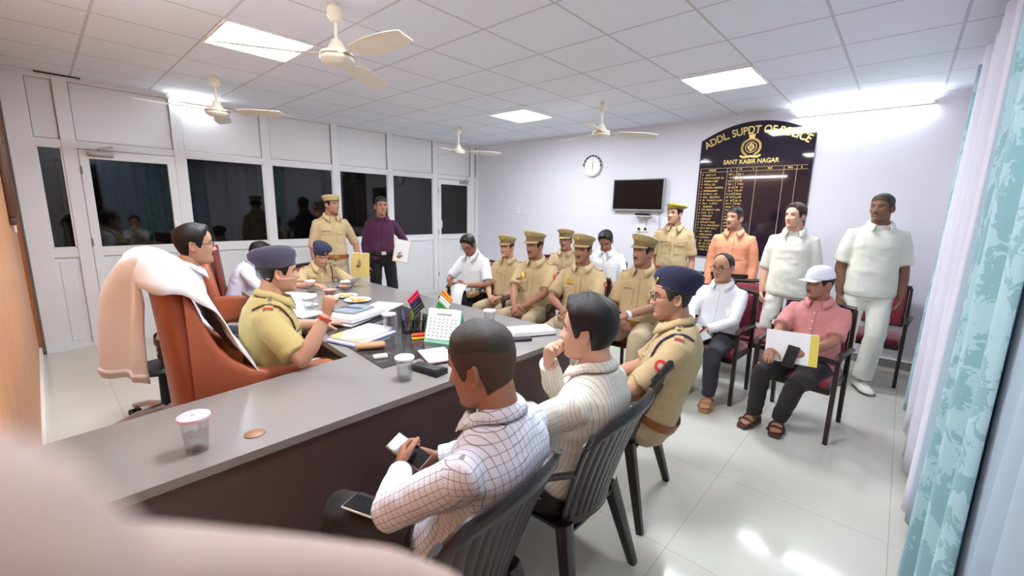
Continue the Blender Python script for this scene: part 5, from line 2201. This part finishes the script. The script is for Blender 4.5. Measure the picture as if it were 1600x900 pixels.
m_paper = mat('white_paper', 'f1f0f2', .7)
m_paper_y = mat('yellow_folder_card', 'd9c377', .7)
m_ink = mat('grey_print', '8e8d98', .7)
m_blue_p = mat('blue_cover', '8b93c8', .5)
m_kraft = mat('brown_folder_card', 'a9805a', .7)


def pages(name, lab, cat, c, sz, rz, th, cover=None, lines=0, yellow=False, group=None, tilt=None, border=None):
    t = thing(name, lab, cat, c, rz, group)
    if tilt:
        t.rotation_euler = tilt
    if cover:
        MB().box((0, 0, .002), (sz[0] + .012, sz[1] + .012, .004), bev=.001).build('cover', cover, t)
    pg = MB().box((0, 0, .004 + th / 2), (sz[0], sz[1], th), bev=.0008).build('sheets', m_paper, t)
    if lines:
        b = MB()
        r_ = random.Random(hash(lab) % 100 if False else len(lab))
        for i in range(lines):
            wd = sz[1] * r_.uniform(.45, .78)
            b.box((-sz[0] * .36 + sz[0] * .72 * i / max(1, lines - 1), -sz[1] * .4 + wd / 2, .0045 + th), (.0035, wd, .0008))
        b.build('print', m_ink, pg, smooth=0)
    if border:
        b = MB()
        b.prism([(-sz[0] / 2, -sz[1] / 2), (-sz[0] * .1, -sz[1] / 2), (-sz[0] * .3, -sz[1] * .34), (-sz[0] / 2, -sz[1] * .1)], .0042 + th, .005 + th)
        b.prism([(sz[0] / 2, -sz[1] / 2), (sz[0] * .3, -sz[1] / 2), (sz[0] * .42, -sz[1] * .36), (sz[0] / 2, -sz[1] * .3)], .0042 + th, .005 + th)
        b.build('printed_corner', border, pg, smooth=0)
    return t


m_yb = mat('yellow_print', 'e4cf5e', .6)
pages('document', 'white document with yellow printed corners, lying on blue covered papers', 'document', (1.335, 2.50, ZM + .012), (.22, .34), math.radians(-72), .014, None, 9, border=m_yb)
pages('paper_stack', 'blue edged paper stack under the yellow cornered document', 'papers', (1.325, 2.49, ZM), (.24, .36), math.radians(-74), .008, m_blue_p)
t = thing('spectacle_case', 'tan rounded spectacle case on the desk mat', 'spectacle case', (1.235, 2.235, ZM), math.radians(-28))
MB().loft([[(x, w * math.cos(a), .021 + h * math.sin(a)) for a in [2 * PI * k / 16 for k in range(16)]] for x, w, h in ((-.085, .012, .01), (-.078, .024, .017), (-.05, .031, .021), (0, .033, .021), (.05, .031, .021), (.078, .024, .017), (.085, .012, .01))]).build('case', mat('tan_case', 'b98a66', .5, bump=.15, bscale=120), t)
MB().tube([(-.08, -.026, .021), (0, -.0335, .021), (.08, -.026, .021)], .0018, 6).build('seam', m_kraft, t)
t = thing('white_box', 'small white box lying on mat near desk edge', 'box', (1.195, 2.06, ZM), math.radians(-20))
MB().box((0, 0, .009), (.075, .04, .018), bev=.004, seg=2).build('case', m_white, t)
MB().box((0, 0, .0185), (.05, .022, .001)).build('label', m_lid_p, t)
t = thing('power_bank', 'black wedge shaped gadget beside white lidded glass', 'gadget', (1.27, 1.725, .76), math.radians(-80))
MB().prism([(-.10, 0), (.10, 0), (.10, .030), (-.10, .022)], -.042, .042, lambda a, b, d: (a, d, b)).build('case', m_black, t)
MB().box((0, 0, .0285), (.17, .06, .003), R=Matrix.Rotation(math.radians(-2.3), 3, 'Y')).build('top_panel', mat('dark_grey_panel', '3a3a3c', .3), t)
pages('diary', 'open maroon diary with white page beside nearest head', 'diary', (1.435, 1.86, .767), (.16, .22), math.radians(-20), .008, mat('maroon_cover', '5c1f30', .5), 6)

# pen holder
t = thing('pen_holder', 'black mesh pen holder with pens and a green highlighter', 'pen holder', (1.63, 2.35, ZM))
for nm, x, y, r in (('mesh_cup', -.035, .03, .042), ('mesh_cup', .035, -.03, .045)):
    b = MB()
    for k in range(24):
        a = 2 * PI * k / 24
        b.tube([(x + r * math.cos(a), y + r * math.sin(a), .003), (x + r * math.cos(a + .4), y + r * math.sin(a + .4), .09)], .0014, 5)
        b.tube([(x + r * math.cos(a), y + r * math.sin(a), .003), (x + r * math.cos(a - .4), y + r * math.sin(a - .4), .09)], .0014, 5)
    b.lathe([(r, .0), (r + .002, .004), (.001, .004)], c=(x, y, 0), n=24)
    b.tube([(x + r * math.cos(2 * PI * k / 24), y + r * math.sin(2 * PI * k / 24), .09) for k in range(25)], .0028, 6)
    b.build(nm, m_black, t)
for x, y, dx, dy, m, hh, r in ((-.04, .04, -.012, .02, mat('violet_pen', '6a5ba0', .4), .15, .006), (-.03, .02, .015, .01, mat('red_pen', 'c0344a', .4), .14, .005), (-.02, .04, .02, -.01, mat('green_highlighter', '7fd84a', .4), .145, .010),
                               (.03, -.02, .02, .01, mat('beige_pen', 'c9b79a', .4), .14, .006), (.045, -.04, .03, -.01, m_chrome, .13, .005), (.03, -.045, -.01, -.02, m_black, .125, .005)):
    MB().tube([(x, y, .01), (x + dx, y + dy, hh - .03), (x + dx * 1.1, y + dy * 1.1, hh)], [r, r, r * .8], 8).build('pen', m, t)

# desk flags on a brass stand
t = thing('desk_flag_stand', 'brass desk stand with two small crossed flags', 'flag stand', (1.70, 2.27, ZM), math.radians(53))
MB().lathe([(.036, 0), (.036, .008), (.022, .014), (.012, .03), (.016, .045), (.022, .052), (.014, .062), (.018, .075), (.012, .085), (.016, .095), (.006, .105), (.001, .106)], n=24).build('stand', m_brass, t)
def flagm(name, cols_, axis=2):
    return [mat(name + str(i), c, .7) for i, c in enumerate(cols_)]
for sgn, cols_ in ((1, ['c8213e', 'c8213e', '2a1f4a', '2a1f4a', '3a3a30', '3a3a30']), (-1, ['f08a24', 'f08a24', 'f2f2ee', 'f2f2ee', '2f8a3c', '2f8a3c'])):
    top = Vector((0, sgn * .085, .30))
    pl = MB().tube([(0, sgn * .004, .09), top], .0022, 6).build('flag_pole', m_chrome, t)
    ms = [mat('flag_' + c, c, .75) for c in dict.fromkeys(cols_)]
    idx = {c: i for i, c in enumerate(dict.fromkeys(cols_))}
    fb = MB()
    d = (Vector((0, sgn * .004, .09)) - top).normalized()
    for q in range(6):
        fb.cur = idx[cols_[q]]
        gg = []
        for e in range(2):
            row = []
            for w_ in range(8):
                u = w_ / 7
                al = (q + e) / 6
                p = top + d * (.13 * al + .004) + Vector((.012 * math.sin(u * 5) * u, sgn * (.065 * u), -.07 * u * (1 - .25 * al)))
                row.append(p)
            gg.append(row)
        fb.sheet(gg, .0012)
    fb.build('flag', ms, pl, smooth=180)

# small bright model beside the flags
t = thing('desk_clip', 'small red and yellow desk toy beside the calendar', 'desk toy', (1.56, 2.20, ZM), math.radians(-25))
MB().box((0, 0, .007), (.10, .035, .014), bev=.005, seg=2).build('base', mat('yellow_plastic', 'e6c93a', .4), t)
MB().box((.002, 0, .026), (.095, .03, .022), bev=.008, seg=2).build('body', mat('red_orange_plastic', 'e0492a', .35), t)
MB().box((-.04, .01, .02), (.02, .02, .02), bev=.004).build('nose', mat('green_plastic', '8aa63a', .4), t)

# tent calendar
t = thing('desk_calendar', 'green tent shaped desk calendar with a white page', 'calendar', (1.66, 2.06, ZM), math.radians(205))
m_cal = mat('mint_card', '8fcdb0', .6)
MB().sheet([[(.075 * (1 - v) + .002, y, .20 * v) for y in (-.115, 0, .115)] for v in (0, .5, 1)], .003).build('front_leaf', m_cal, t)
MB().sheet([[(-.075 * (1 - v) - .002, y, .20 * v) for y in (-.115, 0, .115)] for v in (0, .5, 1)], .003).build('rear_leaf', m_cal, t)
MB().box((0, 0, .0015), (.15, .23, .003)).build('foot', m_cal, t)
pg = MB().sheet([[(.075 * (1 - v) + .0055, y, .20 * v) for y in (-.108, 0, .108)] for v in (.12, .5, 1.02)], .002).build('page', m_paper, t)
b = MB()
for i in range(6):
    for j in range(7):
        v = .22 + .1 * i
        b.box((.075 * (1 - v) + .008, -.085 + .0285 * j, .20 * v), (.001, .012, .007), R=Matrix.Rotation(math.radians(-20.5), 3, 'Y'))
v = .86
b.box((.075 * (1 - v) + .008, 0, .20 * v), (.001, .10, .012), R=Matrix.Rotation(math.radians(-20.5), 3, 'Y'))
b.build('date_grid', m_ink, pg, smooth=0)
b = MB()
for j in range(16):
    y = -.1 + .0133 * j
    b.tube([(.006 * math.cos(a), y, .2 + .006 * math.sin(a)) for a in [2 * PI * k / 10 for k in range(11)]], .0008, 5)
b.build('spiral', m_chrome, t)

# files in the middle of the desk
pages('file_folder', 'black file folder lowest of the stack by raised fist', 'file folder', (1.50, 2.98, ZM), (.34, .46), math.radians(-64), .012, mat('black_card', '1d1c20', .5))
pages('file_stack', 'grey and white file bundle on the black folder', 'files', (1.51, 2.93, ZM + .02), (.26, .38), math.radians(-68), .03, mat('grey_card', '6f7480', .5), 5)
t = thing('notebook', 'grey notebook with dark blue strap on top of the file bundle', 'notebook', (1.53, 2.98, ZM + .056), math.radians(-66))
MB().box((0, 0, .008), (.17, .25, .016), bev=.003).build('cover', mat('slate_cover', '868d96', .5), t)
MB().box((-.02, 0, .0085), (.175, .04, .019), bev=.003).build('strap', mat('navy_strap', '2f4468', .5), t)
pages('green_file', 'pale green file with brown edge beyond the notebook', 'file folder', (1.84, 3.14, .762), (.24, .36), math.radians(-60), .006, m_kraft, 0)
pages('paper_stack', 'white papers pile near the young officer elbow, left of glasses', 'papers', (1.47, 3.98, .762), (.22, .31), math.radians(30), .03, m_blue_p, 4)
pages('brown_file', 'brown folder with papers under the water glass row', 'file folder', (1.36, 3.68, .762), (.22, .31), math.radians(18), .012, m_kraft, 0)
pages('paper_stack', 'loose white papers beside the black folder near the chair', 'papers', (1.30, 3.36, .762), (.2, .28), math.radians(12), .008, None, 4)
pages('paper_bundle', 'thick white paper bundle on right end of desk beside black phone', 'papers', (2.19, 1.80, .762), (.16, .30), math.radians(62), .03, m_black, 0)
pages('paper_sheet', 'pale sheet propped before the young officer reading', 'paper', (2.10, 4.22, .79), (.21, .30), 0, .002, None, 5, tilt=(math.radians(-28), 0, math.radians(10)))

m_plate = mat('steel_white_plate', 'e9e6df', .3)
m_snack = mat('snack_crumbs', 'd6a955', .8, bump=.6, bscale=120, vary=.3, vscale=60)


def plate(lab, x, y, r=.10):
    t = thing('snack_plate', lab, 'plate', (x, y, .762), group='snack plates on the desk')
    MB().lathe([(r * .55, 0), (r * .6, .003), (r, .016), (r, .0185), (r * .6, .006), (.001, .006)], n=32).build('dish', m_plate, t, smooth=60)
    r_ = random.Random(int(x * 100))
    b = MB()
    for i in range(26):
        a, q = r_.uniform(0, 2 * PI), r * .62 * math.sqrt(r_.random())
        b.ball((q * math.cos(a), q * math.sin(a), .011 + .006 * r_.random()), (.014, .010, .006), 7, 5, rotz(a * 3))
    sn = b.build('snacks', m_snack, t, smooth=180)
    sn['kind'] = 'stuff'


plate('snack plate nearest the raised fist', 1.83, 3.50, .115)
plate('snack plate behind the first plate, beside water glass', 1.84, 3.74, .105)


def bowl(lab, x, y):
    t = thing('bowl', lab, 'bowl', (x, y, .762), group='pink bowls on the desk')
    MB().lathe([(.03, 0), (.035, .004), (.06, .04), (.064, .042), (.058, .042), (.03, .009), (.001, .008)], n=28).build('dish', mat('pink_ceramic', 'cf9ba0', .3), t, smooth=60)
    b = MB()
    b.lathe([(.05, .03), (.03, .036), (.001, .038)], n=20)
    b.build('contents', m_snack, t, smooth=60)


bowl('pink bowl left of the pair before the young officer', 1.80, 3.98)
bowl('pink bowl right of the pair before the young officer', 2.00, 4.08)


def phone(lab, c, M, m=m_black, name='mobile_phone', scr='0d0d12'):
    t = thing(name, lab, 'phone', (0, 0, 0))
    MM = M.to_4x4()
    MM.translation = Vector(c)
    t.matrix_world = MM
    MB().box((0, 0, 0), (.075, .155, .009), bev=.004, seg=2).build('case', m, t)
    MB().box((0, 0, .005), (.069, .147, .0012)).build('screen', mat('screen_' + scr, scr, .08, spec=.6), t)
    MB().box((-.018, .055, -.0055), (.025, .03, .003), bev=.001).build('camera_bump', m_black, t)
    return t


def frame(xa, za):
    """rotation whose local x and z axes point along xa, za"""
    x = Vector(xa).normalized()
    z = Vector(za)
    z = (z - x * z.dot(x)).normalized()
    y = z.cross(x)
    return Matrix((x, y, z)).transposed()


phone('black mobile phone lying on desk beside paper bundle', (2.02, 1.75, .767), rotz(math.radians(55)))


def hand_at(key, nm, f=.075, n=.03):
    P, t, k = PEOPLE[key]
    S, E, W = k.arm[nm]
    hd = P.get('hand' + nm, {})
    s = 1 if nm == 'L' else -1
    d = nrm(V3(*hd['d'])) if 'd' in hd else nrm(W - E)
    nr = V3(*hd['n']) if 'n' in hd else V3(0, -s, -.15)
    nr = nrm(nr - d * (nr @ d))
    R = Rz(rad_(P['face']))
    return Vector(R @ (W + d * f + nr * n) * P['s'] + V3(*P['loc'])), Vector(R @ d), Vector(R @ nr)


def held(key, nm, mk, f=.075, n=.03):
    p, d, nr = hand_at(key, nm, f, n)
    return mk(p, d, nr)


# folders and papers held by people
def folder_bundle(lab, p, d, nr, sz, up, m, name='file_folder', cat='folder', th=.02, shift=(0, 0, 0)):
    z = nr
    x = Vector(up)
    M = frame(x, z)
    t = thing(name, lab, cat, (0, 0, 0))
    MM = M.to_4x4()
    MM.translation = p + Vector(shift)
    t.matrix_world = MM
    MB().box((0, 0, 0), (sz[0], sz[1], th), bev=.002).build('cover', m, t)
    MB().box((.006, .0, 0), (sz[0] - .004, sz[1] - .01, th * .7)).build('sheets', m_paper, t)
    return t


p, d, n_ = hand_at('guard', 'L', .07, .012)
n_ = Vector((-.75, -.62, .1))
folder_bundle('yellow card folders held by the standing officer at his side', p, d, n_, (.31, .22), (.05, .0, 1), m_paper_y, th=.03, shift=(0.0, -.02, -.02))
p, d, n_ = hand_at('purple', 'L', .06, .012)
n_ = Vector((-.60, -.78, .1))
folder_bundle('white papers in yellow folder held by the man in purple shirt', p, d, n_, (.30, .21), (.15, -.1, 1), m_paper_y, 'paper_folder', th=.02, shift=(.0, -.02, .06))
MB().box((.004, .0, .0105), (.285, .19, .002)).build('top_page', m_paper, bpy.data.objects['paper_folder'])
p, d, n_ = hand_at('clerk', 'L', .08, .02)
g = []
for i in range(10):
    v = i / 9
    g.append([p + Vector((-.02 - .10 * math.sin(v * 1.5), -.02 - .20 * w_ + .05, .03 - .22 * v * v - .06 * v)) for w_ in (0, .33, .66, 1)])
tag(MB().sheet(g, .0015).build('paper_sheet', m_paper, smooth=180), 'white sheet hanging from hands of man reading in far corner', 'paper')
p, d, n_ = hand_at('pink', 'L', .06, .014)
n_ = Vector((-.80, .05, .60))
t = folder_bundle('white papers with yellow edge held by man in white cap', p, d, n_, (.22, .32), (.1, .05, 1), m_paper, 'document', 'papers', .006, (.0, .04, .03))
MB().box((.0, -.135, .0036), (.218, .05, .001)).build('yellow_edge', m_yb, t)
MB().box((.0, -.135, -.0036), (.218, .05, .001)).build('yellow_edge', m_yb, t)
phone('dark mobile phone held against papers by man in white cap', p + Vector((-.04, .03, -.02)), frame((.1, 1, .1), (-1, .1, .5)), mat('brown_phone_case', '4a3a34', .4))
p, d, n_ = hand_at('copE', 'L', .08, .03)
phone('dark mobile phone in hand of moustached officer beside navy beret', p + Vector((-.01, .02, .02)), frame((.2, 1, 0), (-.6, .1, .8)))
p, d, n_ = hand_at('bald', 'L', .07, .03)
phone('maroon covered mobile phone in hand of bald man', p + Vector((-.02, .0, .015)), frame((.5, 1, -.1), (-.5, .1, .85)), mat('maroon_phone_case', '7a3030', .5))
p2, d2, n2 = hand_at('bald', 'R', .10, .02)
folder_bundle('grey and white booklet open on lap of bald man', p2 + Vector((.03, -.02, .0)), d2, Vector((-.5, .05, .85)), (.2, .15), (.6, .75, .35), mat('grey_booklet', '8f9094', .5), 'booklet', 'booklet', .012)
p, d, n_ = hand_at('blue', 'L', .08, .025)
phone('maroon edged mobile phone held by nearest man in blue checks', p, frame((.9, .2, .3), (-.5, -.5, .7)), mat('gold_phone_case', 'a9806e', .4))
P, tt, k = PEOPLE['blue']
kn = wp('blue', lerp(k.leg['L'][0], k.leg['L'][1], .62)) + Vector((-.03, 0, .095))
phone('flat phone with bright edge on lap of nearest man', kn, rotz(math.radians(20)), m_white)

# handbag-like document case beside the clerk
P, tt, k = PEOPLE['clerk']
c = wp('clerk', (.34, .24, .60))
t = thing('document_bag', 'brown leather bag on knee of man reading in far corner', 'bag', tuple(c), math.radians(200))
MB().loft([[(x, w_ * math.cos(a), h * math.sin(a)) for a in [2 * PI * q / 14 for q in range(14)]] for x, w_, h in ((-.12, .02, .02), (-.10, .035, .035), (0, .045, .045), (.1, .035, .035), (.12, .02, .02))]).build('body', mat('tan_bag_leather', '8a6a4c', .5, vary=.2), t)
MB().tube([(-.08, 0, .03), (-.04, 0, .075), (.04, 0, .075), (.08, 0, .03)], .006, 8).build('handle', m_sandal_d, t)

# ---------------------------------------------------------------- the photographer's hand close to the lens
def near_hand():
    o = Vector((0, 0, ZC))

    def R_(px, py, dist):
        d = fw + r2 * ((px - 800) / FPX) + u2 * ((450 - py) / FPX)
        return o + d.normalized() * dist
    mb = MB()
    idx = [R_(-330, 1010, .088), R_(-120, 965, .084), R_(60, 945, .084), R_(250, 940, .087), R_(430, 938, .092), R_(590, 940, .098), R_(690, 965, .103), R_(745, 1000, .106)]
    mb.tube(idx, [.0105, .0098, .0096, .0096, .0094, .0088, .0078, .0050], 14)
    th = [R_(-420, 1250, .064), R_(-230, 1060, .052), R_(-80, 930, .046), R_(18, 818, .0445), R_(50, 792, .045)]
    mb.tube(th, [.014, .0135, .0128, .0118, .0085], 14)
    mid = [R_(-330, 1180, .10), R_(-100, 1120, .098), R_(120, 1090, .10), R_(320, 1100, .104), R_(420, 1180, .105), R_(360, 1260, .102)]
    mb.tube(mid, [.0105, .010, .0098, .0095, .009, .006], 12)
    rg = [R_(-360, 1340, .108), R_(-120, 1280, .106), R_(80, 1260, .108), R_(230, 1290, .110), R_(260, 1370, .108)]
    mb.tube(rg, [.010, .0098, .0095, .009, .006], 12)
    lt = [R_(-400, 1500, .115), R_(-180, 1440, .114), R_(0, 1430, .116), R_(90, 1480, .116)]
    mb.tube(lt, [.009, .0088, .0082, .0055], 12)
    a, b = R_(-380, 1060, .085), R_(-520, 1480, .112)
    for q in (0, .33, .66, 1):
        c = a.lerp(b, q)
        mb.tube([c + Vector((.01, .01, 0)), c - (fw * .0 + r2 * .03), c - r2 * .06 - u2 * .02], [(.014, .012), (.016, .014), (.014, .013)], 10)
    w_ = a.lerp(b, .6) - r2 * .06 - u2 * .02
    mb.tube([w_ + r2 * .01, w_ - r2 * .03 - u2 * .03, w_ - r2 * .03 - u2 * .14, w_ - r2 * .0 - u2 * .26], [(.022, .03), (.022, .026), (.03, .032), (.036, .038)], 14)
    V, F = remesh(mb, .0022, 3)
    h = MB()
    h.add(V.tolist(), F)
    ho = h.build('hand', skin('skin_near_hand', 'b7a19a'), smooth=180)
    tag(ho, 'out of focus hand of person taking picture, fingers at lower left', 'hand')


near_hand()
